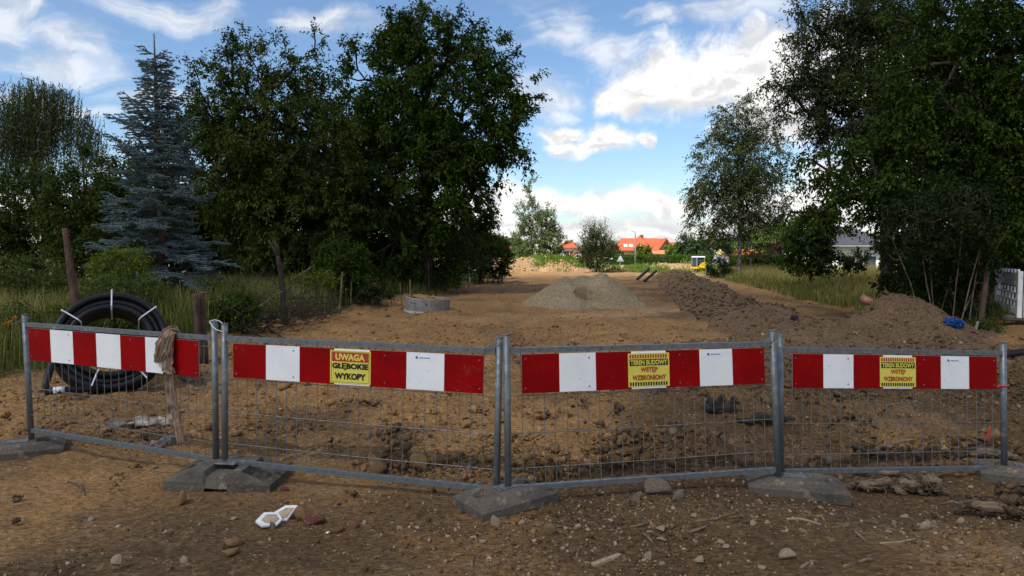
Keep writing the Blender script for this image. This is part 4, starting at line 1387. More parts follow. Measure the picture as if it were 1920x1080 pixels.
def tree(name, label, cat, base_px, Y, lobes, trunk_r, n_sprays, twigs, per_twig, leaf, wr, lmat, bmat, seed, droop=0.15, twig_len=0.55, shell=0.62, depth=0.8, lean=0.0, top=0.72, group=None, stems=None, sparse_branches=1.0, weep=False, jitter=0.6, hidden_base=None, zmin=None):
    rng = np.random.default_rng(seed)
    L = px_lobes(lobes, Y, depth)
    bx = (base_px - 960) / FPX * Y
    bz = Z1(bx, Y) - 0.1 if hidden_base is None else hidden_base
    rise = 0.0 if zmin is None else max(0.0, bz + 0.1 - min(l[0][2] - l[1][2] * 0.5 for l in L))
    L = [(l[0] + np.array([0, 0, rise]), l[1], l[2]) for l in L]
    root = empty(name, (bx, Y, bz), label, cat, group)
    org = np.array([bx, Y, bz])
    P, O = lobe_points(rng, L, n_sprays, shell)
    keep = P[:, 2] > bz + (0.25 if zmin is None else zmin)
    P, O = P[keep], O[keep]
    P = P - org
    zt = max(p[0][2] + p[1][2] * 0.5 for p in L) - bz
    cx = np.average([l[0][0] - bx for l in L], weights=[l[1][0] * l[1][2] for l in L])
    cy = np.average([l[0][1] - Y for l in L], weights=[l[1][0] * l[1][2] for l in L])
    if stems:
        trunks = stems
    else:
        w1, w2 = rng.normal(0, 0.10, 2), rng.normal(0, 0.14, 2)
        trunks = [[(0, 0, 0), (cx * 0.15 + w1[0], cy * .15 + w1[1], zt * top * 0.33), (cx * 0.5 + w2[0], cy * 0.5 + w2[1], zt * top * 0.68), (cx * 0.8, cy * 0.8, zt * top)]]
    own = np.argmin(np.stack([np.linalg.norm((P - np.array(t[-1]) * [1, 1, 0.7]) * [1, 1, 0.3], axis=1) for t in trunks]), 0)
    allp, allr, allpar = [], [], []
    bdir = O.copy()
    offs = 0
    for k, t in enumerate(trunks):
        ii = np.nonzero(own == k)[0]
        if len(ii) == 0:
            continue
        sub = ii if len(ii) <= 280 else rng.choice(ii, 280, replace=False)
        pos, par, rad, ends = skeleton(rng, t, trunk_r, P[sub])
        for tt, e in ends:
            bdir[sub[tt]] = unit(pos[e] - pos[par[e]])
        allp.append(pos); allr.append(rad); allpar.append(np.where(par >= 0, par + offs, -1))
        offs += len(pos)
    branch_mesh('trunk', np.concatenate(allp), np.concatenate(allpar), np.concatenate(allr), bmat, root)
    M_ = len(P)
    K, J = twigs, per_twig
    td = unit(O[:, None] * 0.55 + bdir[:, None] * 0.4 + rng.normal(0, jitter, (M_, K, 3)) + np.array([0, 0, 0.10 - droop * 0.6]))
    tl = twig_len * rng.uniform(0.5, 1.25, (M_, K, 1))
    if weep:
        td = unit(rng.normal(0, 0.07, td.shape) + np.array([-0.16, 0, -1.0]))
        tl = tl * rng.uniform(0.6, 1.7, (M_, K, 1))
    f = (np.arange(J) + rng.uniform(0.2, 0.8, (M_, K, J))) / J
    pos = P[:, None, None] + td[:, :, None] * (tl[:, :, None] * f[..., None]) - np.array([0, 0, 1]) * (droop * tl[:, :, None] * (f ** 2)[..., None])
    if weep:
        pos = pos + rng.normal(0, 0.28, (M_, K, 1, 3)) * [1, 1, 0.4]
    pos = pos + rng.normal(0, 0.02 if weep else 0.035, pos.shape)
    ld = td[:, :, None] * 0.6 + rng.normal(0, 0.65, pos.shape) + np.array([0, 0, -0.15 - droop])
    if weep:
        ld = td[:, :, None] * 1.0 + rng.normal(0, 0.28, pos.shape)
    nn = rng.normal(0, 0.5, pos.shape) + np.array([0, 0, 0.85]) + O[:, None, None] * 0.25
    size = leaf * rng.uniform(0.65, 1.25, (M_, K, J))
    r = np.clip(rng.uniform(0, 1, (M_, 1, 1)) * 0.5 + rng.uniform(0, 0.5, (M_, K, J)), 0, 1)
    N = M_ * K * J
    leaf_cards('crown', pos.reshape(N, 3), ld.reshape(N, 3), nn.reshape(N, 3), size.reshape(N), wr, lmat, root, r.reshape(N), single=leaf / Y < 0.0056 and lmat is not LM["walnut"] or lmat is LM['dark'])
    return root


LM = {
    'walnut': leaf_mat('walnut_leaf', (0.014, 0.028, 0.004), (0.056, 0.092, 0.011), (0.12, 0.16, 0.022)),
    'dark': leaf_mat('dark_leaf', (0.009, 0.016, 0.004), (0.026, 0.042, 0.008), (0.055, 0.072, 0.014)),
    'mid': leaf_mat('mid_leaf', (0.020, 0.033, 0.006), (0.072, 0.095, 0.015), (0.14, 0.15, 0.028)),
    'birch': leaf_mat('birch_leaf', (0.026, 0.035, 0.012), (0.070, 0.082, 0.028), (0.12, 0.115, 0.04)),
    'willow': leaf_mat('willow_leaf', (0.028, 0.040, 0.015), (0.072, 0.090, 0.034), None),
    'poplar': leaf_mat('poplar_leaf', (0.075, 0.105, 0.035), (0.150, 0.185, 0.075), None),
    'bright': leaf_mat('bright_leaf', (0.070, 0.125, 0.018), (0.150, 0.220, 0.035), None),
    'hedge': leaf_mat('thuja_leaf', (0.040, 0.075, 0.012), (0.080, 0.125, 0.022), None, 0.2),
    'spruce': leaf_mat('spruce_needle', (0.105, 0.140, 0.145), (0.24, 0.30, 0.30), None, 0.08, 0.6),
    'conifer': leaf_mat('conifer_leaf', (0.025, 0.048, 0.018), (0.050, 0.080, 0.028), None, 0.1),
    'grass': leaf_mat('green_grass', (0.052, 0.074, 0.015), (0.15, 0.165, 0.040), (0.28, 0.23, 0.09), 0.3),
    'hay': leaf_mat('golden_grass', (0.13, 0.125, 0.034), (0.44, 0.335, 0.13), (0.52, 0.40, 0.18), 0.3),
    'weed': leaf_mat('weed_leaf', (0.040, 0.060, 0.014), (0.095, 0.120, 0.026), (0.16, 0.15, 0.035), 0.3),
    'fern': leaf_mat('yellow_green_leaf', (0.075, 0.10, 0.012), (0.16, 0.18, 0.022), None, 0.3),
    'plum': leaf_mat('plum_leaf', (0.030, 0.014, 0.014), (0.055, 0.026, 0.022), None),
}

# left-hand trees
tree('walnut_tree', 'large round walnut tree with dense green crown left of centre', 'tree', 795, 27,
     [(835, 195, 150, 150), (745, 165, 95, 110, 1), (890, 205, 78, 105, -1), (955, 262, 50, 42, -1), (870, 330, 62, 70, -1), (760, 330, 140, 150, 0), (700, 420, 100, 110, -1), (830, 420, 85, 90, 0.5), (820, 75, 70, 55, 0), (745, 75, 42, 40)],
     0.26, 1250, 6, 15, 0.145, 0.52, LM['walnut'], M['bark'], 101, twig_len=0.62)
tree('deciduous_tree', 'tall loose tree with airy top between the spruce and the walnut', 'tree', 470, 24,
     [(410, 165, 60, 65, 0, 0.55), (490, 125, 75, 55, 0, 0.7), (580, 140, 45, 52, 0, 0.6), (480, 230, 115, 90), (570, 270, 100, 110), (440, 320, 95, 125), (550, 400, 130, 110), (595, 75, 18, 20, 0, 0.4)],
     0.20, 900, 6, 14, 0.125, 0.52, LM['mid'], M['bark'], 102, twig_len=0.65)
tree('deciduous_tree', 'dark dense tree filling the gap behind, left of the walnut', 'tree', 640, 31,
     [(620, 245, 85, 90), (650, 330, 110, 130), (600, 420, 130, 100), (690, 460, 110, 70), (520, 430, 120, 90)],
     0.22, 620, 6, 12, 0.21, 0.6, LM['dark'], M['bark'], 103, twig_len=0.8)
tree('deciduous_tree', 'dark broad tree behind the blue spruce', 'tree', 400, 29,
     [(390, 330, 110, 120), (340, 420, 120, 90), (450, 440, 110, 80), (250, 440, 110, 80)],
     0.20, 520, 6, 12, 0.20, 0.6, LM['dark'], M['bark'], 104, twig_len=0.8)
tree('deciduous_tree', 'rounded dark green tree at the left edge below the weeping birch', 'tree', 70, 25,
     [(40, 385, 95, 70), (115, 360, 65, 55), (60, 450, 120, 70), (-40, 430, 100, 90)],
     0.18, 460, 6, 12, 0.13, 0.5, LM['mid'], M['bark'], 105, twig_len=0.6)
tree('deciduous_tree', 'green tree with ragged top just left of the spruce tip', 'tree', 215, 23,
     [(185, 340, 50, 60), (238, 315, 32, 45, 0, 0.6), (160, 400, 80, 70), (245, 400, 75, 80), (200, 470, 105, 45)],
     0.15, 420, 6, 12, 0.12, 0.5, LM['mid'], M['bark'], 106, twig_len=0.55)
tree('weeping_birch', 'weeping birch with hanging twigs at the upper left', 'tree', 78, 35,
     [(78, 168, 42, 28), (30, 190, 42, 36), (112, 200, 28, 40), (50, 250, 60, 40)],
     0.14, 230, 8, 22, 0.115, 0.34, LM['birch'], M['birch_bark'], 107, twig_len=1.5, droop=0.3, weep=True)
tree('weeping_birch', 'slim small weeping birch top right of the larger weeping birch', 'tree', 152, 35,
     [(150, 225, 22, 25), (160, 255, 28, 35)], 0.06, 40, 7, 18, 0.115, 0.34, LM['birch'], M['birch_bark'], 108, twig_len=1.0, droop=0.3, weep=True)
tree('round_bush', 'round green bush at the foot of the dark trees, left of the concrete ring', 'bush', 640, 19.5,
     [(640, 490, 42, 40), (655, 520, 38, 30)], 0.05, 130, 6, 12, 0.085, 0.55, LM['walnut'], M['bark'], 109, twig_len=0.28)
tree('hedgerow_bush', 'dark bush at the left end of the sunlit bank', 'bush', 900, 37,
     [(905, 480, 50, 35), (870, 455, 42, 40), (930, 490, 28, 25)], 0.10, 230, 6, 12, 0.13, 0.55, LM['dark'], M['bark'], 110, twig_len=0.5)
tree('hedgerow_bush', 'loose bush standing behind the dark bush near the white post', 'bush', 860, 42,
     [(860, 455, 55, 40), (895, 440, 30, 30, 0, 0.7), (920, 465, 30, 25)], 0.10, 190, 6, 12, 0.13, 0.55, LM['mid'], M['bark'], 111, twig_len=0.55)
tree('hedgerow_bush', 'broad dark undergrowth below the walnut tree', 'bush', 760, 30,
     [(760, 490, 85, 45), (690, 495, 60, 45), (820, 490, 55, 40)], 0.08, 260, 6, 12, 0.13, 0.55, LM['dark'], M['bark'], 112, twig_len=0.5)

# right-hand trees
tree('birch_tree', 'tall slender birch with fine drooping leaves right of the houses', 'tree', 1385, 45,
     [(1385, 235, 45, 55), (1365, 300, 62, 65), (1415, 290, 50, 70), (1370, 375, 72, 65), (1425, 370, 58, 65), (1330, 400, 42, 45, 0, 0.6), (1395, 430, 70, 35, 0, 0.5), (1320, 330, 28, 40, 0, 0.6)],
     0.15, 760, 6, 15, 0.135, 0.50, LM['birch'], M['birch_bark'], 113, twig_len=0.9, droop=0.45, top=0.92)
tree('willow_tree', 'grey-green willow reaching out over the right side of the sky', 'tree', 1665, 21,
     [(1560, 95, 75, 70), (1500, 190, 52, 42, 0, 0.9), (1475, 145, 40, 35, 0, 0.7), (1620, 40, 90, 90, 0, 0.9), (1590, 190, 85, 80), (1660, 150, 110, 130), (1700, 30, 90, 80, 0, 0.6), (1530, 20, 30, 40, 0, .5)],
     0.20, 700, 6, 15, 0.12, 0.34, LM['willow'], M['bark'], 114, twig_len=0.6)
tree('broadleaf_tree', 'massive dark broadleaf tree filling the upper right corner', 'tree', 1790, 15.5,
     [(1790, 190, 140, 150), (1890, 110, 130, 130), (1890, 300, 130, 130), (1740, 320, 120, 110), (1640, 330, 90, 80), (1560, 310, 60, 55, 0, 0.7), (1540, 390, 60, 34, 0, 0.6), (1800, 420, 120, 80), (1930, 400, 110, 75), (1980, 200, 140, 180), (1820, 20, 110, 80), (1700, 400, 70, 40, 0, 0.7)],
     0.24, 1100, 6, 14, 0.105, 0.52, LM['walnut'], M['bark'], 115, twig_len=0.55)
tree('broadleaf_tree', 'dark tree standing behind the massive tree at the right', 'tree', 1800, 22,
     [(1760, 300, 130, 130), (1870, 260, 150, 160), (1745, 415, 80, 60), (1850, 440, 120, 75), (1950, 380, 120, 120), (1640, 250, 80, 90)],
     0.22, 520, 6, 12, 0.15, 0.55, LM['dark'], M['bark'], 116, twig_len=0.75)
tree('hazel_shrub', 'dark shrub with long bare upright stems at the right', 'shrub', 1770, 13.6,
     [(1780, 400, 80, 60, 0, 0.6), (1720, 430, 70, 60, 0, 0.6), (1780, 490, 75, 60, 0.6, 0.9), (1740, 530, 55, 45, .8), (1800, 545, 45, 35, 0.8)],
     0.013, 360, 5, 10, 0.075, 0.6, LM['dark'], M['deadwood'], 117, twig_len=0.32,
     stems=[[(x0, y0, 0), (x0 + dx * .35, y0, 0.8), (x0 + dx, y0 - .1, zz)] for x0, y0, dx, zz in ((-0.15, 0, -0.55, 2.5), (0.0, 0.25, -0.25, 2.2), (0.2, 0, 0.15, 2.7), (0.34, -.05, 0.45, 2.3), (0.55, 0.3, 0.9, 2.0), (-0.3, 0.2, -0.7, 1.7), (0.6, .1, 0.25, 2.4), (0.1, .3, 0.6, 2.6))])
tree('understory_bush', 'dark low bush below the massive tree, behind the soil heap', 'bush', 1850, 18,
     [(1850, 500, 110, 60, 1.2), (1930, 480, 90, 80, 1.5), (1750, 510, 70, 45), (1690, 500, 50, 40)], 0.06, 300, 6, 12, 0.11, 0.55, LM['dark'], M['bark'], 118, twig_len=0.4)
tree('elder_bush', 'dark bush in the long grass left of the white house', 'bush', 1525, 27,
     [(1522, 440, 36, 36), (1504, 478, 30, 28), (1538, 480, 28, 28), (1538, 410, 26, 24), (1575, 425, 20, 12, 0, 0.6), (1600, 490, 26, 10)], 0.08, 200, 6, 12, 0.12, 0.55, LM['walnut'], M['bark'], 119, twig_len=0.42)
tree('sapling_bush', 'small green bush beside the birch trunk', 'bush', 1345, 44, [(1345, 500, 18, 16), (1360, 492, 14, 14)], 0.03, 60, 6, 10, 0.11, 0.5, LM['dark'], M['bark'], 120, twig_len=0.35)

# far trees in the sun
tree('poplar_tree', 'young poplar with a feathery tip above the far bank', 'tree', 1000, 67,
     [(995, 362, 9, 28, 0, 0.7), (990, 405, 18, 36), (1006, 435, 30, 40), (982, 450, 20, 36), (1000, 470, 34, 20)], 0.10, 270, 6, 12, 0.17, 0.5, LM['poplar'], M['bark'], 121, twig_len=0.7, droop=-0.15, jitter=0.4, top=0.9, hidden_base=0.4)
tree('poplar_tree', 'shorter poplar growing on the right flank of the feathery poplar', 'tree', 1030, 66,
     [(1028, 420, 16, 30), (1034, 450, 22, 30), (1030, 470, 22, 18)], 0.08, 150, 6, 12, 0.17, 0.5, LM['poplar'], M['bark'], 122, twig_len=0.6, droop=-0.15, jitter=0.4, top=0.9, hidden_base=0.4)
tree('willow_bush', 'dense upright bush between the white house and the orange house', 'bush', 1118, 56,
     [(1108, 455, 13, 24), (1122, 455, 12, 24), (1134, 472, 14, 22), (1104, 478, 14, 20), (1118, 488, 24, 18)], 0.06, 190, 6, 14, 0.16, 0.34, LM['willow'], M['bark'], 123, twig_len=0.8, droop=-0.55, jitter=0.45, top=0.9)
FAR = [('conifer_tree', 'dark conifer just right of the orange-roofed house', 1287, 120, [(1287, 448, 10, 8), (1287, 458, 14, 12), (1287, 470, 16, 12)], 'conifer'),
       ('conifer_tree', 'second dark conifer, half hidden by the birch crown', 1308, 118, [(1308, 455, 10, 10), (1308, 468, 14, 14)], 'conifer'),
       ('round_tree', 'small round green tree in front of the second house', 1262, 128, [(1262, 470, 12, 8)], 'bright'),
       ('round_tree', 'small yellow-tinged round tree in front of the orange-roofed house', 1206, 128, [(1206, 471, 13, 8)], 'fern'),
       ('round_tree', 'bright green tree seen through the birch crown', 1420, 85, [(1415, 450, 30, 25), (1440, 455, 25, 25)], 'bright'),
       ('round_tree', 'bright green tree right of the birch', 1462, 80, [(1460, 445, 30, 28), (1480, 440, 22, 25)], 'bright'),
       ('round_tree', 'plum-coloured small tree beside the white gate pillar', 1455, 72, [(1455, 472, 13, 13)], 'plum'),
       ('round_tree', 'dark tree behind the low orange roof', 1345, 100, [(1340, 455, 25, 20), (1365, 460, 18, 18)], 'conifer'),
       ('round_tree', 'light green shrub below the feathery poplar', 965, 72, [(965, 478, 22, 15), (985, 485, 20, 10)], 'bright'),
       ('round_tree', 'pale bush between the dense bush and the orange house', 1146, 105, [(1146, 468, 9, 12)], 'willow'),
       ('round_tree', 'yellow-green shrub in front of the white house', 1078, 72, [(1075, 488, 16, 8)], 'fern'),
       ('round_tree', 'green tree at the far left behind the bushes', 935, 95, [(930, 460, 22, 15), (950, 468, 18, 14)], 'mid'),
       ('round_tree', 'green tree beyond the elder bush', 1500, 75, [(1500, 430, 28, 30), (1500, 470, 30, 20)], 'mid')]
for k, (nm, lb, bp, Y, lobes, lm) in enumerate(FAR):
    sz = sum(l[2] * l[3] for l in lobes)
    tree(nm, lb, 'tree', bp, Y, lobes, 0.12, int(40 + sz * 0.05), 5, 9, 0.0032 * Y, 0.55, LM[lm], M['bark'], 200 + k, twig_len=0.008 * Y)


def spruce():
    rng = np.random.default_rng(31)
    Y, Ht, R = 16.5, 6.55, 1.75
    bx = (303 - 960) / FPX * Y
    bz = Z1(bx, Y) - 0.05
    root = empty('blue_spruce', (bx, Y, bz), 'blue-grey spruce with a pointed bare tip on the left', 'tree')
    MB().tube([(0, 0, 0), (0.02, 0, 2.2), (-0.02, 0, 4.4), (-0.03, 0, Ht - 0.55), (-0.035, 0, Ht)], [0.13, 0.10, 0.06, 0.022, 0.008], 8).build('trunk', M['bark_red'], root, smooth=True)
    A, B, Rr = [], [], []          # shoots: start, end, thickness
    z = 0.22
    while z < Ht - 0.55:
        fz = z / Ht
        nb = 11 if fz < 0.55 else 8
        a0 = rng.uniform(0, 6.28)
        for k in range(nb):
            a = a0 + 2 * np.pi * k / nb + rng.normal(0, 0.22)
            L = R * (1 - fz) ** 1.15 * rng.uniform(0.42, 1.15) + 0.10
            if 0.55 < fz < 0.82 and rng.uniform() < 0.18:
                L *= 1.4
            h = np.array([math.cos(a), math.sin(a), 0])
            sd = np.array([-h[1], h[0], 0])
            zz = z + rng.normal(0, 0.11)
            m = max(4, int(L / 0.085))
            prev = None
            for j in range(m + 1):
                s = j / m
                sag = L * ((0.06 + 0.60 * fz) * s - (0.66 - 0.58 * fz) * s * s + 0.26 * s ** 4 + 0.05 * math.sin(7 * s + k * 2.1))
                q = np.array([0, 0, zz + sag]) + h * L * s + sd * 0.04 * math.sin(3 * s + k)
                if prev is not None and s > 0.10:
                    A.append(prev); B.append(q); Rr.append(0.021)
                    for sg in (-1, 1):
                        ln = (0.42 * L * (1 - s) ** 0.8 * min(1, s * 2.2) + 0.09) * rng.uniform(0.7, 1.15)
                        d = unit(h * 0.85 + sd * sg * 0.8 + np.array([0, 0, rng.normal(-0.14, 0.08)]))
                        mm = max(1, int(ln / 0.11))
                        p0 = q
                        for i in range(mm):
                            p1 = p0 + d * ln / mm + np.array([0, 0, 0.010 * i])
                            A.append(p0); B.append(p1); Rr.append(0.020)
                            for g2 in (-1, 1):
                                d2 = unit(d * 0.9 + h * 0.30 + np.cross(d, [0, 0, 1]) * g2 * 0.7 + np.array([0, 0, rng.normal(0.02, 0.14)]))
                                A.append(p1); B.append(p1 + d2 * rng.uniform(0.06, 0.12)); Rr.append(0.018)
                            p0 = p1
                prev = q
        z += 0.31 - 0.12 * fz
    for k in range(10):            # the leader
        zz = Ht - 0.55 + k * 0.055
        A.append(np.array([-0.033, 0, zz])); B.append(np.array([-0.034, 0, zz + 0.06])); Rr.append(0.014)
    A, B, Rr = np.array(A), np.array(B), np.array(Rr)
    n = len(A)
    t = unit(B - A)
    hlp = np.where(np.abs(t[:, 2:3]) > 0.9, np.array([[1.0, 0, 0]]), np.array([[0, 0, 1.0]]))
    s = unit(np.cross(t, hlp)); u = np.cross(s, t)
    ang = np.array([0, 2.09, 4.19])
    ring = s[:, None] * np.cos(ang)[None, :, None] + u[:, None] * np.sin(ang)[None, :, None]
    V = np.concatenate([A[:, None] + ring * Rr[:, None, None] * 0.8, B[:, None] + ring * Rr[:, None, None] * 0.55], 1).reshape(-1, 3)
    base = (np.arange(n) * 6)[:, None]
    F = np.concatenate([base + np.array([[0, 1, 4, 3]]), base + np.array([[1, 2, 5, 4]]), base + np.array([[2, 0, 3, 5]])])
    rr = rng.uniform(0, 0.5, n)
    link('shoots', np_mesh('shoots', V, F, {'rnd': np.repeat(rr, 6)}), LM['spruce'], root)
    J = 5
    f = rng.uniform(0, 1, (n, J, 1))
    a = rng.uniform(0, 6.28, (n, J, 1))
    rad = s[:, None] * np.cos(a) + u[:, None] * np.sin(a)
    pos = A[:, None] + (B - A)[:, None] * f
    d = rad * 0.8 + t[:, None] * 0.8
    N = n * J
    leaf_cards('needles', pos.reshape(N, 3), d.reshape(N, 3), np.broadcast_to(u[:, None] + rng.normal(0, .3, pos.shape), pos.shape).reshape(N, 3), rng.uniform(0.038, 0.066, N), 0.24, LM['spruce'], root, rng.uniform(0.2, 1, N), 0.0, single=True)


spruce()


# ------------------------------------------------------------------ grass and weeds
def grass(name, X, Y_, Ht, mat, label, seed, width=0.007, bend=0.35, zf=Z):
    rng = np.random.default_rng(seed)
    n = len(X)
    a, b = rng.uniform(0, 6.28, n), rng.uniform(0, 6.28, n)
    h = Ht * rng.uniform(0.5, 1.25, n)
    w = np.stack([np.cos(a), np.sin(a), np.zeros(n)], -1) * (width * rng.uniform(0.6, 1.4, n))[:, None]
    ld = np.stack([np.cos(b), np.sin(b), np.zeros(n)], -1) * (h * bend * rng.uniform(0.2, 1.3, n))[:, None]
    P = np.stack([X, Y_, zf(X, Y_) - 0.02], -1)
    m = P + ld * 0.3 + np.array([0, 0, 1]) * (h * 0.6)[:, None]
    t = P + ld + np.array([0, 0, 1]) * h[:, None]
    V = np.stack([P - w, P + w, m + w * 0.8, m - w * 0.8, t], 1).reshape(-1, 3)
    k = (np.arange(n) * 5)[:, None]
    F = np.concatenate([k + np.array([[0, 1, 2]]), k + np.array([[0, 2, 3]]), k + np.array([[3, 2, 4]])])
    o = link(name, np_mesh(name, V, F, {'rnd': np.repeat(rng.uniform(0, 1, n), 5)}), mat)
    return tag(o, label, kind='stuff')


def region(n, x0, x1, y0, y1, seed, dens, logy=True):
    rng = np.random.default_rng(seed)
    out, tot = [], 0
    while tot < n:
        y = np.exp(rng.uniform(math.log(y0), math.log(y1), n * 2)) if logy else rng.uniform(y0, y1, n * 2)
        x = rng.uniform(x0, x1, n * 2)
        k = rng.uniform(size=n * 2) < dens(x, y)
        out.append(np.stack([x[k], y[k]], -1)); tot += int(k.sum())
    P = np.concatenate(out)[:n]
    return P[:, 0], P[:, 1]


def clump(x, y, f=0.7, seed=301):
    return np.clip(0.5 + 1.3 * fbm(x * f, y * f, 4, seed), 0.02, 1)


def left_d(x, y):
    xl = np.interp(y, XL_Y, XL_X)
    return ((xl - x) > 0.15) * sstep(y, 7.4, 8.6) * (x > -0.80 * y - 1) * clump(x, y)


def right_d(x, y):
    xr = np.interp(y, XR_Y, XR_X)
    return ((x - xr) > 0.1) * sstep(y, 13, 16) * (x < 0.82 * y) * clump(x, y)


X, Y_ = region(20000, -14, 0, 8, 34, 311, left_d)
grass('weed_grass', X, Y_, 0.42 + 0.25 * clump(X, Y_, 0.5, 303), LM['grass'], 'tall green weeds and grass along the left verge', 312, 0.008)
X, Y_ = region(12000, -14, -2, 8.5, 24, 313, lambda x, y: left_d(x, y) * clump(x, y, 0.45, 305))
grass('dry_grass', X, Y_, 0.62 + 0 * X, LM['hay'], 'dry seeded grass stalks along the left verge', 314, 0.004, 0.3)
X, Y_ = region(34000, 8.5, 34, 14, 52, 315, right_d)
grass('tall_golden_grass', X, Y_, 0.34 + 0.34 * sstep(X - np.interp(Y_, XR_Y, XR_X), 0.3, 2.5), LM['hay'], 'tall golden grass along the right verge', 316, 0.007, 0.5)
X, Y_ = region(16000, 8.5, 30, 14, 46, 317, lambda x, y: right_d(x, y) * (1.0 - 0.75 * sstep(x - np.interp(y, XR_Y, XR_X), 1.6, 4.0)))
grass('green_grass', X, Y_, 0.34 + 0 * X, LM['grass'], 'green grass at the edge of the right verge', 318, 0.009)
X, Y_ = region(7000, -4, 18, 57, 64, 319, lambda x, y: clump(x, y, 0.35, 307) ** 2 * ((bank_h(x, y) > 0.05) | (y < 58.5)), False)
grass('bank_grass', X, Y_, 0.34 + 0 * X, LM['bright'], 'green grass tufts on the far sandy bank', 320, 0.030)
X, Y_ = region(9000, -12, 34, 64, 94, 321, lambda x, y: clump(x, y, 0.2, 309), False)
grass('meadow_grass', X, Y_, 0.16 + 0 * X, LM['bright'], 'bright meadow grass beyond the far bank', 322, 0.05)
X, Y_ = region(1500, -5.5, 0.5, 24, 52, 323, lambda x, y: np.exp(-((x - np.interp(y, XL_Y, XL_X)) / 0.5) ** 2) * clump(x, y))
grass('edge_grass', X, Y_, 0.35 + 0 * X, LM['grass'], 'grass along the far left edge of the site', 324, 0.014)


def weeds(name, label, px, Y, rpx, rpy, py, n, leaf, lm, seed, cat='weeds', tall=0.0):
    return tree(name, label, cat, px, Y, [(px, py, rpx, rpy), (px + rpx * 0.5, py + rpy * 0.4, rpx * 0.7, rpy * 0.7), (px - rpx * 0.5, py + rpy * 0.3, rpx * 0.7, rpy * 0.7)],
                0.012, n, 5, 9, leaf, 0.55, LM[lm], M['bark'], seed, twig_len=leaf * 4, top=0.5, hidden_base=None, zmin=-5)


weeds('weed_bush', 'leafy green weeds right of the cut trunk', 235, 12.5, 65, 24, 540, 120, 0.055, 'weed', 401)
weeds('weed_bush', 'leafy weeds at the left edge behind the coil', 40, 13.5, 70, 32, 515, 120, 0.055, 'weed', 402)
weeds('weed_bush', 'bright yellow-green weeds below the lowest spruce boughs', 225, 14.0, 45, 22, 492, 100, 0.055, 'fern', 403)
weeds('weed_bush', 'green elder weeds right of the cut stumps', 440, 12.6, 34, 22, 580, 80, 0.06, 'walnut', 404)
weeds('weed_bush', 'low green weeds between spruce and forked pole', 410, 16, 45, 18, 545, 80, 0.06, 'weed', 405)
weeds('fern_patch', 'yellow-green ferns behind the brush pile', 590, 18.5, 40, 9, 524, 45, 0.07, 'fern', 406)
weeds('weed_bush', 'dark bramble left of the coil', 20, 10.4, 45, 24, 600, 70, 0.05, 'weed', 407)
weeds('weed_bush', 'low plants beside the blue sheet', 1838, 13.6, 30, 9, 618, 45, 0.05, 'weed', 408)
weeds('weed_bush', 'weeds right of the thin stakes', 700, 20.0, 30, 18, 545, 60, 0.06, 'dark', 409)
weeds('weed_bush', 'green weeds behind the coil, seen through its hole', 190, 10.6, 60, 40, 590, 150, 0.05, 'weed', 410)
tree('hedgerow_bush', 'dark low bush behind the long grass right of the birch trunk', 'bush', 1430, 56, [(1420, 490, 30, 12), (1455, 492, 28, 12), (1400, 492, 20, 12)], 0.05, 170, 6, 12, 0.16, 0.55, LM['dark'], M['bark'], 130, twig_len=0.45)
tree('hedgerow_bush', 'dark low bush between birch trunk and elder bush, nearer the gate pillar', 'bush', 1475, 52, [(1478, 495, 20, 10), (1490, 490, 14, 12)], 0.05, 80, 6, 12, 0.15, 0.55, LM['mid'], M['bark'], 131, twig_len=0.4)
weeds('weed_bush', 'green shrub growing in front of the hedge', 1290, 64, 14, 8, 500, 30, 0.14, 'bright', 411)


def flowers(name, label, pts, size, seed):
    rng = np.random.default_rng(seed)
    P = np.repeat(np.array(pts), 12, 0) + rng.normal(0, size * 0.5, (len(pts) * 12, 3))
    n = len(P)
    root = empty(name, (P[:, 0].mean(), P[:, 1].mean(), Z1(P[:, 0].mean(), P[:, 1].mean())), label, 'flowers')
    o = np.array(root.location)
    leaf_cards('petals', P - o, rng.normal(size=(n, 3)), rng.normal(size=(n, 3)) + [0, -1, 0.4], np.full(n, size), 0.7, M['flower'], root, rng.uniform(0, 1, n))
    mb = MB()
    for p in pts:
        mb.tube([(p[0] - o[0] + 0.03, p[1] - o[1], Z1(p[0], p[1]) - o[2] - 0.05), (p[0] - o[0] + 0.01, p[1] - o[1], (p[2] - o[2]) * 0.6), p - o], 0.004, 5)
    mb.build('stems', LM['weed'], root)


flowers('orange_flowers', 'orange flowers in the weeds at the left edge', [at(12, 606, 9.0), at(17, 603, 9.0), at(26, 595, 9.1)], 0.03, 421)
flowers('orange_flowers', 'far patch of orange flowers glowing between the dark trunks', [at(x, y, 33) for x, y in ((462, 494), (472, 498), (480, 493), (500, 499), (510, 494), (490, 497), (517, 500))], 0.20, 422)

# ------------------------------------------------------------------ houses
def X_at(px, Y):
    return (px - 960) / FPX * Y


def zpx(py, Y):
    return CAM_H - (py - 475.2) / FPX * Y


def window(parent, x, z, w, h, y, mat_frame='frame', name='window', face=-1):
    f = MB().box(x - w / 2, x + w / 2, y + face * 0.05, y - face * 0.05, z - h / 2, z + h / 2).build(name, M[mat_frame], parent)
    m = 0.07
    MB().box(x - w / 2 + m, x - 0.03, y + face * 0.055, y + face * 0.045, z - h / 2 + m, z + h / 2 - m).build('pane', M['glass'], f)
    MB().box(x + 0.03, x + w / 2 - m, y + face * 0.055, y + face * 0.045, z - h / 2 + m, z + h / 2 - m).build('pane', M['glass'], f)
    return f


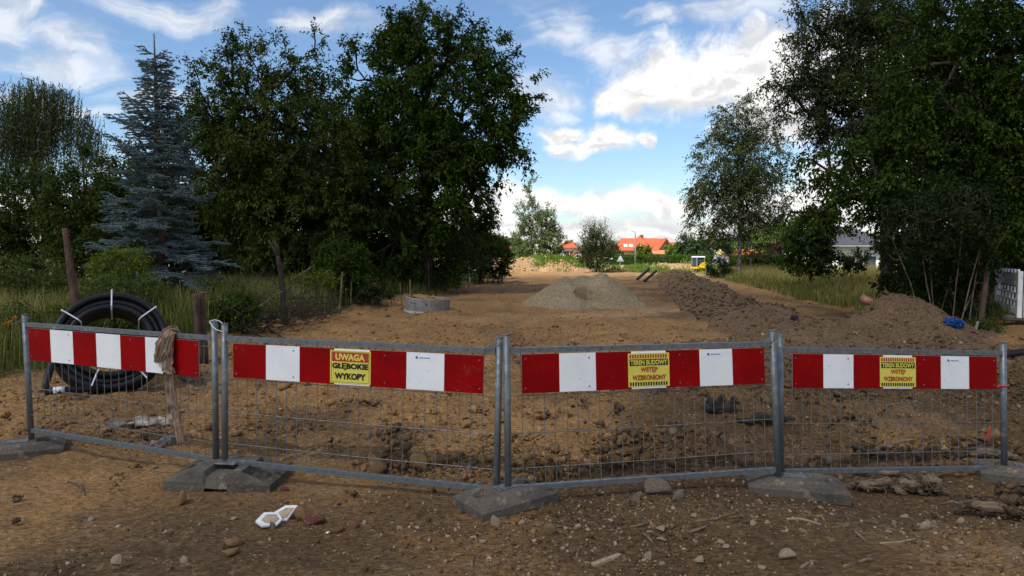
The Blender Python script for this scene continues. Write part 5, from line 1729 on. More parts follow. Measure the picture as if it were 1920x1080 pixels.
def roof_poly(parent, polys, mat, thick=0.18, name='roof'):
    """Roof planes given as polygons, each turned into a slab."""
    mb = MB()
    for P in polys:
        n = len(P)
        V = [tuple(p) for p in P] + [(p[0], p[1], p[2] - thick) for p in P]
        mb.add(V, [tuple(range(n)), tuple(reversed(range(n, 2 * n)))] + [(i, i + n, (i + 1) % n + n, (i + 1) % n) for i in range(n)])
    return mb.build(name, M[mat], parent)


def main_house():
    Y = 160.0
    x0, x1 = X_at(1158, Y), X_at(1236, Y)
    root = empty('house', ((x0 + x1) / 2, Y, 0), 'large cream house with a steep orange-red roof behind the hedge', 'house')
    cx = (x0 + x1) / 2
    w = (x1 - x0) / 2
    ez, rz_ = zpx(469, Y), zpx(446, Y)
    MB().box(-w, w, 0, 9, 0, ez).build('wall', M['cream'], root)
    o = 0.7
    ym = 4.5
    rl, rr = -w + 1.5, w + 0.8
    r = roof_poly(root, [[(-w - o, -o, ez), (w + o, -o, ez), (rr, ym, rz_), (rl, ym, rz_)], [(w + o, 9 + o, ez), (-w - o, 9 + o, ez), (rl, ym, rz_), (rr, ym, rz_)],
                         [(-w - o, 9 + o, ez), (-w - o, -o, ez), (rl, ym, rz_)]], 'roof')
    # projecting hipped wing
    a0, a1 = X_at(1186, Y) - cx, X_at(1228, Y) - cx
    ap = X_at(1202, Y) - cx
    MB().box(a0 + 0.8, a1 - 0.8, -2.2, 0, 0, ez).build('wall', M['cream'], root)
    roof_poly(root, [[(a0, -3, ez - 0.1), (a1, -3, ez - 0.1), (ap, 3.2, zpx(441, Y))], [(a1, -3, ez - 0.1), (a1, 5, ez - 0.1), (ap, 3.2, zpx(441, Y))], [(a0, 5, ez - 0.1), (a0, -3, ez - 0.1), (ap, 3.2, zpx(441, Y))]], 'roof')
    # right-hand gable end
    g0, g1 = X_at(1237, Y) - cx, X_at(1256, Y) - cx
    gm = (g0 + g1) / 2
    MB().prism([(g0, 0), (g1, 0), (g1, ez + 0.4), (gm, zpx(451, Y)), (g0, ez + 0.4)], -0.5, 6).build('wall', M['cream'], root)
    roof_poly(root, [[(g0 - 0.7, -1.6, ez), (gm, -1.6, zpx(447, Y)), (gm, 7, zpx(447, Y)), (g0 - 0.7, 7, ez)], [(gm, -1.6, zpx(447, Y)), (g1 + 0.8, -1.6, ez), (g1 + 0.8, 7, ez), (gm, 7, zpx(447, Y))]], 'roof')
    MB().prism([(g0 - 0.5, ez + 0.05), (gm, zpx(448, Y) - 0.25), (g1 + 0.6, ez + 0.05), (g1 + 0.1, ez + 0.05), (gm, zpx(453, Y)), (g0, ez + 0.05)], -1.5, -1.3).build('barge_board', M['timber'], root)
    window(root, gm, ez + 0.2, 1.0, 1.2, -0.5)
    roof_poly(root, [[(X_at(1216, Y) - cx, -5, 1.7), (X_at(1248, Y) - cx, -5, 1.5), (X_at(1248, Y) - cx, -2.2, 2.3), (X_at(1216, Y) - cx, -2.2, 2.4)]], 'roof_pale', name='porch_roof')
    for k in (1219, 1232, 1246):
        x = X_at(k, Y) - cx
        MB().box(x - 0.1, x + 0.1, -4.8, -4.6, 0, 1.6).build('porch_post', M['frame'], root)
    for px in (1174, 1184):
        x = X_at(px, Y) - cx
        t = 0.36
        y = -o + (ym + o) * t
        z = ez + (rz_ - ez) * t
        sl = (rz_ - ez) / (ym + o)
        f = MB().hexa([(x - .4, y - .5, z - .5 * sl), (x + .4, y - .5, z - .5 * sl), (x + .4, y + .5, z + .5 * sl), (x - .4, y + .5, z + .5 * sl), (x - .4, y - .55, z - .5 * sl + .1), (x + .4, y - .55, z - .5 * sl + .1), (x + .4, y + .45, z + .5 * sl + .1), (x - .4, y + .45, z + .5 * sl + .1)]).build('skylight', M['frame'], r)
    window(root, X_at(1165, Y) - cx, 1.5, 1.2, 1.1, 0)
    window(root, X_at(1195, Y) - cx, 1.5, 1.2, 1.1, -2.2)
    c = MB().box(X_at(1206, Y) - cx, X_at(1211, Y) - cx, 3.6, 4.4, rz_ - 0.4, zpx(440, Y)).build('chimney', M['timber'], root)
    x = X_at(1198, Y) - cx
    MB().lathe([(0.0, 0.0), (0.25, 0.03), (0.42, 0.12)], 14).build('satellite_dish', M['frame'], root, loc=(x, -2.0, ez + 0.75)).rotation_euler = (1.2, 0, 0)


def second_house():
    Y = 176.0
    cx = X_at(1258, Y)
    root = empty('house', (cx, Y, 0), 'second house with a faded salmon roof right of the large orange roof', 'house')
    a, b, ez, rz_ = X_at(1240, Y) - cx, X_at(1272, Y) - cx, zpx(465, Y), zpx(448, Y)
    MB().prism([(a, 0), (X_at(1258, Y) - cx, 0), (X_at(1258, Y) - cx, ez), (X_at(1243, Y) - cx, rz_ - 0.2), (a - 1.5, ez)], 0, 8).build('wall', M['greywall'], root)
    MB().box(X_at(1258, Y) - cx, b, 0.2, 8, 0, ez).build('wall', M['greywall'], root)
    m = X_at(1243, Y) - cx
    roof_poly(root, [[(m, -0.8, rz_), (X_at(1261, Y) - cx, -0.8, ez - 0.3), (X_at(1266, Y) - cx, 9, ez - 0.3), (m + 1.2, 9, rz_)], [(m, -0.8, rz_), (m + 1.2, 9, rz_), (a - 3, 9, ez - 0.4), (a - 3, -0.8, ez - 0.4)]], 'roof_pale')
    roof_poly(root, [[(X_at(1255, Y) - cx, 1.5, ez), (b + 0.6, -0.2, ez), (b, 4, zpx(454, Y)), (X_at(1250, Y) - cx, 4, zpx(453, Y))]], 'roof')
    MB().box(X_at(1250, Y) - cx, X_at(1253, Y) - cx, 3, 3.7, rz_ - 1.6, zpx(446, Y)).build('chimney', M['timber'], root)
    window(root, X_at(1250, Y) - cx, 2.4, 1.0, 1.1, 0)
    window(root, X_at(1266, Y) - cx, 1.9, 1.0, 1.0, 0.2)


def white_house():
    Y = 150.0
    cx = X_at(1076, Y)
    root = empty('house', (cx, Y, 0), 'white house with orange roof and solar panels behind the poplars', 'house')
    q = lambda px: X_at(px, Y) - cx
    ez, rz_ = zpx(464, Y), zpx(452, Y)
    MB().box(q(1056), q(1090), 0, 9, 0, ez).build('wall', M['whitewall'], root)
    r = roof_poly(root, [[(q(1050), -0.8, ez), (q(1082), -0.8, ez), (q(1076), 4, rz_), (q(1062), 4, rz_)], [(q(1082), -0.8, ez), (q(1091), -0.4, zpx(471, Y)), (q(1096), 8, zpx(462, Y)), (q(1076), 4, rz_)], [(q(1076), 4, rz_), (q(1096), 8, zpx(462, Y)), (q(1050), 9, ez), (q(1062), 4, rz_)]], 'roof')
    P = [np.array(v) for v in ((q(1082), -0.8, ez), (q(1091), -0.4, zpx(471, Y)), (q(1094), 5, zpx(461, Y)), (q(1077), 3.6, rz_))]
    for i in range(2):
        for j in range(2):
            u0, u1, v0, v1 = 0.10 + i * 0.42, 0.48 + i * 0.42, 0.12 + j * 0.40, 0.48 + j * 0.40
            bl = lambda u, v, k: (P[0] * (1 - u) + P[1] * u) * (1 - v) + (P[3] * (1 - u) + P[2] * u) * v + np.array([0, -0.05, k])
            MB().hexa([bl(u0, v0, .05), bl(u1, v0, .05), bl(u1, v1, .05), bl(u0, v1, .05), bl(u0, v0, .12), bl(u1, v0, .12), bl(u1, v1, .12), bl(u0, v1, .12)]).build('solar_panel', M['solar'], r)
    MB().box(q(1072.5), q(1076), 3.6, 4.3, rz_ - .5, zpx(449, Y)).build('chimney', M['timber'], r)
    roof_poly(root, [[(q(1064), -4, 0.6), (q(1076), -4, 0.6 + 1.4), (q(1076), 0, 2.0), (q(1064), 0, 0.6)], [(q(1076), -4, 2.0), (q(1088), -4, 0.6), (q(1088), 0, 0.6), (q(1076), 0, 2.0)]], 'roof', name='porch_roof')
    MB().prism([(q(1066), 0), (q(1086), 0), (q(1086), 0.6), (q(1076), 1.75), (q(1066), 0.6)], -3.8, -0.1).build('porch', M['whitewall'], root)
    window(root, q(1062), 1.7, 1.3, 1.0, 0)
    window(root, q(1072), 1.7, 1.0, 1.0, 0)


def right_house():
    Y = 58.0
    cx = X_at(1602, Y)
    root = empty('house', (cx, Y, 0), 'white bungalow with a dark roof half hidden by the trees on the right', 'house')
    q = lambda px: X_at(px, Y) - cx
    ez, rz_ = zpx(458, Y), zpx(422, Y)
    MB().box(q(1560), q(1648), 0, 8, 0, ez).build('wall', M['whitewall'], root)
    roof_poly(root, [[(q(1554), -0.6, ez), (q(1656), -0.6, ez), (q(1640), 4, rz_), (q(1568), 4, rz_)], [(q(1656), -0.6, ez), (q(1656), 8.6, ez), (q(1640), 4, rz_)], [(q(1554), 8.6, ez), (q(1554), -0.6, ez), (q(1568), 4, rz_)], [(q(1656), 8.6, ez), (q(1554), 8.6, ez), (q(1568), 4, rz_), (q(1640), 4, rz_)]], 'roof_dark')
    MB().box(q(1554), q(1656), -0.75, -0.6, ez - 0.22, ez - 0.08).build('gutter', M['metal'], root)
    window(root, q(1590), 0.75, 1.0, 1.2, 0, 'timber')
    window(root, q(1630), 0.75, 1.0, 1.2, 0, 'timber')
    d = MB().box(q(1606), q(1614), -0.06, 0.02, 0, 1.6).build('door', M['timber'], root)
    MB().box(q(1607), q(1607.6), -0.10, -0.05, 0.8, 0.86).build('handle', M['metal'], d)


def shed(label, px0, px1, py0, py1, Y):
    cx = X_at((px0 + px1) / 2, Y)
    root = empty('shed', (cx, Y, 0), label, 'shed')
    w = X_at(px1, Y) - cx
    z0, z1 = zpx(py1, Y), zpx(py0, Y)
    MB().box(-w + 0.3, w - 0.3, 0, 4, 0, z0).build('wall', M['timber'], root)
    roof_poly(root, [[(-w, -0.5, z0), (w, -0.5, z0), (w - 0.2, 2, z1), (-w + 0.2, 2, z1)], [(w, 4.5, z0), (-w, 4.5, z0), (-w + .2, 2, z1), (w - 0.2, 2, z1)]], 'roof')
    MB().box(-0.5, 0.5, -0.06, 0.02, 0, min(1.9, z0 - 0.1)).build('door', M['deadwood'], root)


main_house()
second_house()
white_house()
right_house()
shed('low outbuilding with an orange roof seen beneath the birch crown', 1372, 1438, 467, 477, 100)
shed('far orange roof peeping out left of the poplars', 950, 968, 462, 470, 170)


def hedge():
    Y = 95.0
    x0, x1 = X_at(1136, Y), X_at(1412, Y)
    root = empty('thuja_hedge', ((x0 + x1) / 2, Y, 0), 'long clipped thuja hedge in front of the orange-roofed house', 'hedge')
    w = (x1 - x0) / 2
    h = zpx(480, Y)
    rng = np.random.default_rng(77)
    MB().box(-w + 0.15, w - 0.15, -0.3, 0.3, -0.1, h - 0.15).build('inner_growth', M['bark'], root)
    n = 26000
    x = rng.uniform(-w, w, n)
    top = rng.uniform(size=n) < 0.3
    y = np.where(top, rng.uniform(-0.5, 0.5, n), -0.42 - 0.14 * np.abs(np.sin(x * 3.4)) + rng.normal(0, 0.04, n))
    z = np.where(top, h + rng.normal(0, 0.05, n), rng.uniform(-0.05, h, n))
    d = rng.normal(0, 0.4, (n, 3)) + [0, -0.3, 0.9]
    leaf_cards('foliage', np.stack([x, y, z], -1), d, rng.normal(0, .4, (n, 3)) + [0, -1, 0.3], rng.uniform(0.10, 0.22, n), 0.4, LM['hedge'], root, rng.uniform(0, 1, n), 0, single=True)


hedge()


# ------------------------------------------------------------------ street furniture far off
def lamp_post(label, px, Y, top_py, arm):
    x = X_at(px, Y)
    h = zpx(top_py, Y)
    root = empty('street_lamp', (x, Y, 0), label, 'street lamp', 'street lamps by the far road')
    MB().tube([(0, 0, -0.1), (0, 0, h * 0.5), (0, 0, h - 0.7), (arm * 0.08, 0, h - 0.3), (arm * 0.35, 0, h - 0.05), (arm, 0, h)], [0.11, 0.09, 0.075, 0.06, 0.05, 0.045], 8).build('pole', M['metal'], root, smooth=True)
    MB().hexa([(arm * 0.95, -.14, h - .07), (arm * 1.4, -.10, h - .02), (arm * 1.4, .10, h - .02), (arm * 0.95, .14, h - .07), (arm * 0.95, -.12, h + .07), (arm * 1.4, -.08, h + .06), (arm * 1.4, .08, h + .06), (arm * 0.95, .12, h + .07)]).build('lamp_head', M['signback'], root)


lamp_post('street lamp with a curved arm in front of the large orange roof', 1191, 92, 433, -0.75)
lamp_post('street lamp rising behind the white house with solar panels', 1094, 120, 443, -1.1)


def road_sign(label, px, Y, py, kind):
    x, z = X_at(px, Y), zpx(py, Y)
    root = empty('road_sign', (x, Y, 0), label, 'road sign')
    MB().tube([(0, 0.05, -0.1), (0, 0.05, z + 0.1)], 0.035, 8).build('pole', M['metal'], root)
    if kind == 'tri':
        a = 0.42
        MB().prism([(-a, -a * 0.6), (a, -a * 0.6), (0, a * 1.1)], 0, 0.02).build('plate', M['signback'], root, loc=(0, 0, z))
        MB().box(-0.4, 0.4, -0.03, 0.0, -0.12, -0.07).build('brace', M['metal'], root, loc=(0, 0, z))
    elif kind == 'dia':
        a = 0.46
        f = MB().prism([(-a, 0), (0, -a), (a, 0), (0, a)], 0, 0.02).build('plate', M['frame'], root, loc=(0, 0, z))
        b = 0.33
        MB().prism([(-b, 0), (0, -b), (b, 0), (0, b)], -0.012, 0.0).build('yellow_field', M['signyellow'], f)
    else:
        MB().box(-0.5, 0.5, 0, 0.02, -0.14, 0.14).build('plate', M['frame'], root, loc=(0, 0, z))


road_sign('triangular road sign seen from its grey back', 1163, 80, 486, 'tri')
road_sign('yellow diamond priority sign beside the birch trunk', 1349, 82, 474, 'dia')
road_sign('small white name plate on a post left of the hedge', 1141, 84, 484, 'plate')


def excavator():
    Y = 58.0
    x = X_at(1309, Y)
    g = 0.0
    root = empty('excavator', (x, Y, g), 'yellow mini excavator with white cab beyond the soil ridge', 'excavator', rz=0.35)
    for s in (-0.45, 0.45):
        tr = MB().prism([(-0.75, 0.12), (-0.62, 0.0), (0.62, 0.0), (0.75, 0.12), (0.75, 0.28), (0.62, 0.38), (-0.62, 0.38), (-0.75, 0.28)], -0.15, 0.15).build('track', M['tyre'], root, loc=(s, 0, 0))
        tr.rotation_euler = (0, 0, math.pi / 2)
    MB().box(-0.55, 0.55, -0.55, 0.75, 0.40, 0.62).build('deck', M['digger'], root, bevel=0.03)
    MB().prism([(-0.1, 0.62), (0.55, 0.62), (0.55, 1.05), (0.2, 1.12), (-0.1, 0.95)], 0.0, 0.75).build('engine_cover', M['digger'], root)
    MB().prism([(-0.35, 0.62), (0.54, 0.62), (0.52, 1.20), (-0.05, 0.98)], -0.62, -0.5).build('front_panel', M['digger'], root)
    root.scale = (0.74, 0.74, 0.74)
    c = MB().box(-0.5, 0.46, 0.44, 0.47, 0.62, 1.72).build('cab_back', M['metal'], root)
    for (cx, cy) in ((-0.52, -0.5), (0.48, -0.5), (-0.52, 0.45), (0.48, 0.45)):
        MB().box(cx - 0.045, cx + 0.045, cy - 0.045, cy + 0.045, 0.62, 1.72).build('cab_post', M['metal'], root)
    MB().hexa([(-0.6, -0.58, 1.72), (0.56, -0.58, 1.72), (0.56, 0.53, 1.72), (-0.6, 0.53, 1.72), (-0.52, -0.5, 1.84), (0.48, -0.5, 1.84), (0.48, 0.45, 1.84), (-0.52, 0.45, 1.84)]).build('cab_roof', M['frame'], root)
    MB().box(-0.47, 0.43, -0.49, -0.475, 1.0, 1.70).build('windscreen', M['glass'], c)
    MB().box(-0.53, -0.515, -0.45, 0.40, 0.7, 1.70).build('side_window', M['glass'], c)
    MB().box(-0.05, 0.35, 0.0, 0.35, 0.62, 1.25).build('seat', M['tyre'], root, bevel=0.04)
    MB().tube([(-0.1, -0.6, 0.5), (-0.1, -1.1, 0.62), (-0.1, -1.5, 0.5), (-0.1, -1.8, 0.3)], [0.11, 0.10, 0.09, 0.07], 6).build('boom', M['digger'], root)
    MB().prism([(-0.3, 0.0), (0.0, -0.1), (0.25, 0.1), (0.2, 0.4), (-0.1, 0.42)], -0.2, 0.2).build('bucket', M['metal'], root, loc=(-0.1, -1.9, 0.0))


excavator()


def car():
    Y = 76.0
    root = empty('parked_car', (X_at(1352, Y), Y, 0.0), 'silver car parked behind the sapling bush near the yellow excavator', 'car', rz=math.radians(70))
    MB().prism([(-2.1, 0.35), (2.1, 0.35), (2.15, 0.65), (2.0, 0.85), (1.1, 0.98), (-1.9, 1.0), (-2.15, 0.8)], -0.85, 0.85).build('body', M['silver'], root, bevel=0.04)
    cb = MB().hexa([(-1.85, -0.8, 0.98), (1.15, -0.8, 0.98), (1.15, 0.8, 0.98), (-1.85, 0.8, 0.98), (-1.5, -0.62, 1.48), (0.35, -0.62, 1.48), (0.35, 0.62, 1.48), (-1.5, 0.62, 1.48)]).build('cabin', M['silver'], root, bevel=0.03)
    for s in (-1, 1):
        MB().hexa([(-1.6, s * 0.765, 1.04), (0.85, s * 0.765, 1.04), (0.85, s * 0.80, 1.04), (-1.6, s * 0.80, 1.04), (-1.4, s * 0.63, 1.43), (0.25, s * 0.63, 1.43), (0.25, s * 0.67, 1.43), (-1.4, s * 0.67, 1.43)]).build('side_window', M['glass'], cb)
    MB().hexa([(1.08, -0.7, 1.03), (1.14, -0.7, 1.03), (1.14, 0.7, 1.03), (1.08, 0.7, 1.03), (0.36, -0.56, 1.45), (0.42, -0.56, 1.45), (0.42, 0.56, 1.45), (0.36, 0.56, 1.45)]).build('windscreen', M['glass'], cb)
    for x in (-1.35, 1.35):
        for s in (-0.78, 0.78):
            w = MB().tube([(x, s - 0.1, 0.33), (x, s + 0.1, 0.33)], 0.33, 18).build('wheel', M['tyre'], root)
            MB().tube([(x, s - 0.11, 0.33), (x, s + 0.11, 0.33)], 0.20, 14).build('rim', M['metal'], w)
    for s in (-0.6, 0.6):
        MB().box(2.10, 2.17, s - 0.18, s + 0.18, 0.62, 0.76).build('headlight', M['frame'], root)


car()
Y = 70.0
pr = empty('gate_pillar', (X_at(1474, Y), Y, 0), 'white gate pillar in the long grass right of the birch', 'pillar')
MB().box(-0.28, 0.28, -0.28, 0.28, -0.1, zpx(472, Y)).build('shaft', M['whitewall'], pr, bevel=0.02)
MB().box(-0.34, 0.34, -0.34, 0.34, zpx(472, Y), zpx(472, Y) + 0.08).build('cap', M['concrete'], pr, bevel=0.02)


def woods(label, px0, px1, Y, base_py, tops, n, seed, mat):
    rng = np.random.default_rng(seed)
    px = rng.uniform(px0, px1, n)
    top = np.interp(px, np.linspace(px0, px1, len(tops)), tops) + 2.5 * np.sin(px * 0.9) + 2 * np.sin(px * 0.37 + 1)
    dep = Y * rng.uniform(0.95, 1.1, n)
    f = rng.uniform(size=n) ** 0.6
    x = (px - 960) / FPX * dep
    z = CAM_H - ((base_py + (top - base_py) * f) - 475.2) / FPX * dep
    P = np.stack([x, dep, z], -1)
    c = P.mean(0); c[2] = 0
    o = leaf_cards('distant_woods', P - c, rng.normal(size=(n, 3)), rng.normal(size=(n, 3)) + [0, -.3, 1], np.full(n, Y * 0.0042), 0.7, mat, None, np.clip(0.5 + 0.5 * np.sin(px * 0.7) + rng.normal(0, .25, n), 0, 1))
    o.location = c
    tag(o, label, kind='stuff')


woods('distant wooded hill behind the far left bushes', 780, 980, 330, 478, [440, 444, 440, 446, 452], 5200, 91, LM['mid'])
woods('distant tree line behind the houses', 1090, 1320, 420, 478, [462, 466, 464, 464, 460, 458, 456], 3200, 92, LM['mid'])
woods('distant tree line to the right behind the birch', 1320, 1720, 240, 480, [452, 446, 440, 438, 436, 440], 5000, 93, LM['mid'])
woods('distant trees to the left behind the dark trees', -200, 800, 120, 486, [420, 400, 410, 420, 430], 6000, 94, LM['dark'])

# ------------------------------------------------------------------ posts, trunks, stakes
def pole(name, label, cat, pts, rads, mat, top=None, n=10, group=None, rough=0.06, seed=0):
    rng = np.random.default_rng(seed)
    P = [np.array(p, float) for p in pts]
    base = P[0].copy()
    root = empty(name, base, label, cat, group)
    Q, R = [], []
    for i in range(len(P) - 1):
        for k in range(5):
            f = k / 5
            Q.append(P[i] + (P[i + 1] - P[i]) * f - base + rng.normal(0, rough * rads[i], 3) * (0 if i + k == 0 else 1))
            R.append((rads[i] + (rads[i + 1] - rads[i]) * f) * (1 + rng.normal(0, rough)))
    Q.append(P[-1] - base); R.append(rads[-1])
    Q[0] = Q[0] - np.array([0, 0, 0.1])
    sh = MB().tube(Q, R, n).build('shaft', mat, root, smooth=True)
    if top is not None:
        d = (P[-1] - P[-2]) / np.linalg.norm(P[-1] - P[-2])
        MB().tube([Q[-1] - d * 0.004, Q[-1] + d * 0.004], [R[-1] * 0.96, R[-1] * 0.9], n).build('cut_end', top, root)
    return root


def gpt(px, Y, py):
    return at(px, py, Y)


def gb(px, Y):
    x = X_at(px, Y)
    return np.array([x, Y, Z1(x, Y)])


Y = 9.4
r_ = pole('tree_snag', 'tall cut-off tree trunk behind the pipe coil', 'tree trunk', [gb(152, Y), gpt(142, Y, 560), gpt(132, Y, 500), gpt(121, Y, 429)], [0.085, 0.060, 0.050, 0.036], M['bark_red'], M['cutwood'], seed=1)
Y = 9.6
pole('cut_stump', 'left and lower of the two cut stumps behind the barrier joint', 'stump', [gb(372, Y), gpt(369, Y, 590), gpt(366, Y, 552)], [0.046, 0.042, 0.040], M['bark_red'], M['cutwood'], seed=2)
pole('cut_stump', 'right and taller of the two cut stumps behind the barrier joint', 'stump', [gb(382, Y + 0.1), gpt(380, Y + .1, 590), gpt(379, Y + .1, 548)], [0.046, 0.042, 0.038], M['bark_red'], M['cutwood'], seed=3)
Y = 14.0
r_ = pole('forked_pole', 'dark forked dead trunk standing at the left edge of the site', 'dead trunk', [gb(533, Y), gpt(531, Y, 560), gpt(526, Y, 510), gpt(521, Y, 480)], [0.075, 0.062, 0.055, 0.045], M['bark'], None, seed=4)
o_ = np.array(r_.location)
for pts, rr in (([gpt(523, Y, 490) - o_, gpt(515, Y, 468) - o_, gpt(503, Y, 450) - o_], [0.045, 0.032, 0.018]), ([gpt(522, Y, 485) - o_, gpt(521, Y, 465) - o_, gpt(512, Y, 450) - o_], [0.040, 0.03, 0.016])):
    MB().tube(pts, rr, 8).build('fork', M['bark'], r_, smooth=True)
STK = [(587, 16.3, 583, 540, 0.022, 'deadwood', 'short weathered stake at the end of the brush pile'), (635, 17.6, 642, 510, 0.026, 'deadwood', 'taller pale stake right of the brush pile'), (657, 19.0, 659, 530, 0.02, 'deadwood', 'thin leaning stake beside the taller pale stake'),
       (753, 21, 750, 530, 0.018, 'deadwood', 'thin stake left of the concrete ring'), (769, 21.5, 769, 524, 0.03, 'deadwood', 'mossy short post just behind the concrete ring'), (806, 25, 803, 490, 0.02, 'bark', 'dark thin post under the walnut tree'),
       (881, 36, 879, 490, 0.05, 'strap', 'white pole at the edge of the dark bush'), (1408, 50, 1408, 484, 0.055, 'concrete', 'grey concrete fence post right of the birch trunk'), (1333, 46, 1333, 500, 0.05, 'deadwood', 'short wooden post in front of the sapling bush'),
       (1841, 13.6, 1851, 507, 0.055, 'bark_red', 'leaning reddish post in front of the dark shrub'), (1833, 12.8, 1834, 602, 0.026, 'concrete', 'short whitish peg beside the blue sheet'), (1857, 6.0, 1857, 799, 0.009, 'redpaint', 'small red survey peg behind the rightmost barrier'),
       (1482, 62, 1482, 478, 0.05, 'concrete', 'pale fence post beside the white gate pillar')]
for k, (px, Y, pt, py, r, mt, lb) in enumerate(STK):
    pole('stake' if r < 0.04 else 'post', lb, 'stake' if r < 0.04 else 'post', [gb(px, Y), (gb(px, Y) + gpt(pt, Y, py)) / 2, gpt(pt, Y, py)], [r, r * 0.95, r * 0.85], M[mt], None, 8, None, 0.03, 20 + k)
Y = 33.0
r_ = empty('mail_box', gb(852, Y), 'white box on a thin post under the walnut tree', 'box')
MB().tube([(0, 0, -0.1), (0, 0, gpt(852, Y, 505)[2] - r_.location.z)], 0.025, 8).build('post', M['metal'], r_)
MB().box(-0.18, 0.18, -0.14, 0.14, gpt(852, Y, 505)[2] - r_.location.z, gpt(852, Y, 491)[2] - r_.location.z).build('box', M['frame'], r_, bevel=0.02)


def brush():
    rng = np.random.default_rng(41)
    root_xy = (X_at(520, 12.8), 12.8)
    z0 = Z1(*root_xy)
    mb = MB()
    for k in range(300):
        px = rng.uniform(425, 680)
        Y = rng.uniform(12.3, 16.5)
        x = X_at(px, Y)
        xl = np.interp(Y, XL_Y, XL_X)
        x = min(x, xl + 0.30)
        b = np.array([x, Y, Z1(x, Y) + rng.uniform(0, 0.55) * (1 - abs(px - 540) / 220)])
        a = rng.uniform(0, 6.28)
        L = rng.uniform(0.4, 1.5)
        d = np.array([math.cos(a), math.sin(a) * 0.6, rng.normal(0.15, 0.3)])
        c = rng.normal(0, 0.16, 3)
        pts = [b + d * L * f + c * math.sin(f * 3.1) - np.array([root_xy[0], root_xy[1], z0]) for f in (0, 0.35, 0.7, 1)]
        pts = [np.array([p[0], p[1], max(p[2], 0.0)]) for p in pts]
        r = rng.uniform(0.004, 0.011)
        mb.tube(pts, [r, r * 0.8, r * 0.6, r * 0.3], 5, cap=False)
    o = mb.build('brush_pile', M['bark'], None, loc=(root_xy[0], root_xy[1], z0))
    tag(o, 'tangled pile of dead grey branches at the left edge of the site', 'brush pile')
    o['kind'] = 'stuff'
    a, b = gpt(455, 12.6, 592), gpt(530, 12.6, 545)
    t = MB().tube([a - a, (b - a) * 0.5 + np.array([0, 0, -0.02]), b - a], [0.016, 0.013, 0.010], 7).build('long_branch', M['deadwood'], loc=a)
    tag(t, 'long straight dead branch leaning on the forked trunk', 'branch')
    a, b = gpt(550, 14.6, 523), gpt(590, 14.6, 497)
    t = MB().tube([a - a, (b - a) * 0.5, b - a], [0.016, 0.013, 0.010], 7).build('leaning_rod', M['deadwood'], loc=a)
    tag(t, 'thin pale rod slanting up out of the ferns', 'rod')


brush()


# ------------------------------------------------------------------ site objects on the right
def plastic_barrier(label, A, B, zb, h=1.0):
    A, B = np.array(A, float), np.array(B, float)
    L = np.linalg.norm(B - A)
    rz = math.atan2(B[1] - A[1], B[0] - A[0])
    root = empty('plastic_barrier', (A[0], A[1], zb), label, 'barrier', 'white plastic barriers at the right edge', rz)
    t = 0.018
    MB().box(0.06, L - 0.06, -t, t, 0.06, 0.22).build('lower_board', M['plastic'], root, bevel=0.008)
    MB().box(0.06, L - 0.06, -t, t, 0.68, 0.96).build('upper_board', M['plastic'], root, bevel=0.008)
    rows = [0.22, 0.372, 0.524, 0.68]
    for i in range(1, 3):
        MB().box(0.06, L - 0.06, -t, t, rows[i] - 0.022, rows[i] + 0.022).build('slat', M['plastic'], root, bevel=0.005)
    n = 6
    for i in range(3):
        for k in range(n):
            x = 0.10 + (k + (0.5 if i % 2 else 0.0)) / n * (L - 0.2)
            MB().box(x - 0.032, x + 0.032, -0.014, 0.014, rows[i] + 0.02, rows[i + 1] - 0.02).build('bar', M['plastic'], root)
    for x in (0.0, L):
        MB().box(x - 0.055, x + 0.055, -0.045, 0.045, 0.0, 1.0).build('end_post', M['plastic'], root, bevel=0.012)
    for k in range(7):
        x = 0.18 + k / 6 * (L - 0.36)
        MB().box(x - 0.05, x + 0.05, -0.025, 0.025, 0.958, 1.04).build('lug', M['plastic'], root, bevel=0.006)
    for zz in (0.75, 0.83):
        for k in range(12):
            x = 0.15 + k / 11 * (L - 0.3)
            MB().box(x - 0.03, x + 0.03, -t - 0.006, -t + 0.001, zz - 0.008, zz + 0.008).build('rib', M['frame'], root)
    for x in (0.25, L - 0.1):
        MB().box(x - 0.14, x + 0.14, -0.30, 0.30, -0.06, 0.05).build('foot', M['rubber'], root, bevel=0.02)


zb = Z1(11.2, 15.2) + 0.03
plastic_barrier('white perforated plastic barrier turned away from the viewer at the right edge', (11.68, 16.4), (10.80, 14.5), zb)
plastic_barrier('white plastic barrier cut off by the right edge of the view', (10.90, 14.42), (12.9, 13.9), zb)
a, b = gpt(1618, 13.8, 560), gpt(1700, 12.9, 594)
dp = empty('drain_pipe', a, 'reddish drain pipe sticking out from behind the soil heap', 'pipe')
MB().tube([b - b, b - a], 0.07, 16).build('pipe_wall', M['terracotta'], dp, smooth=True)
d_ = (b - a) / np.linalg.norm(b - a)
MB().tube([-d_ * 0.01, d_ * 0.18], 0.082, 16).build('socket', M['terracotta'], dp, smooth=True)
MB().tube([-d_ * 0.014, -d_ * 0.011], 0.066, 16).build('dark_bore_disc', M['signblack'], dp)  # black disc closing the mouth, painted as the darkness inside the pipe
p = gp(1790, 612)
cloth_strip('blue_sheet', [p + np.array(v) for v in ((-0.13, 0.1, 0.12), (-0.05, -0.02, 0.10), (0.05, -0.05, 0.05), (0.08, -0.10, 0.0))], [0.14, 0.22, 0.20, 0.10], 'crumpled bright blue plastic sheet at the foot of the soil heap', M['blue'], (0, -0.8, 0.6), 3, 0.045, 7, 24, 0.004, 'sheet')
p = gp(1830, 606)
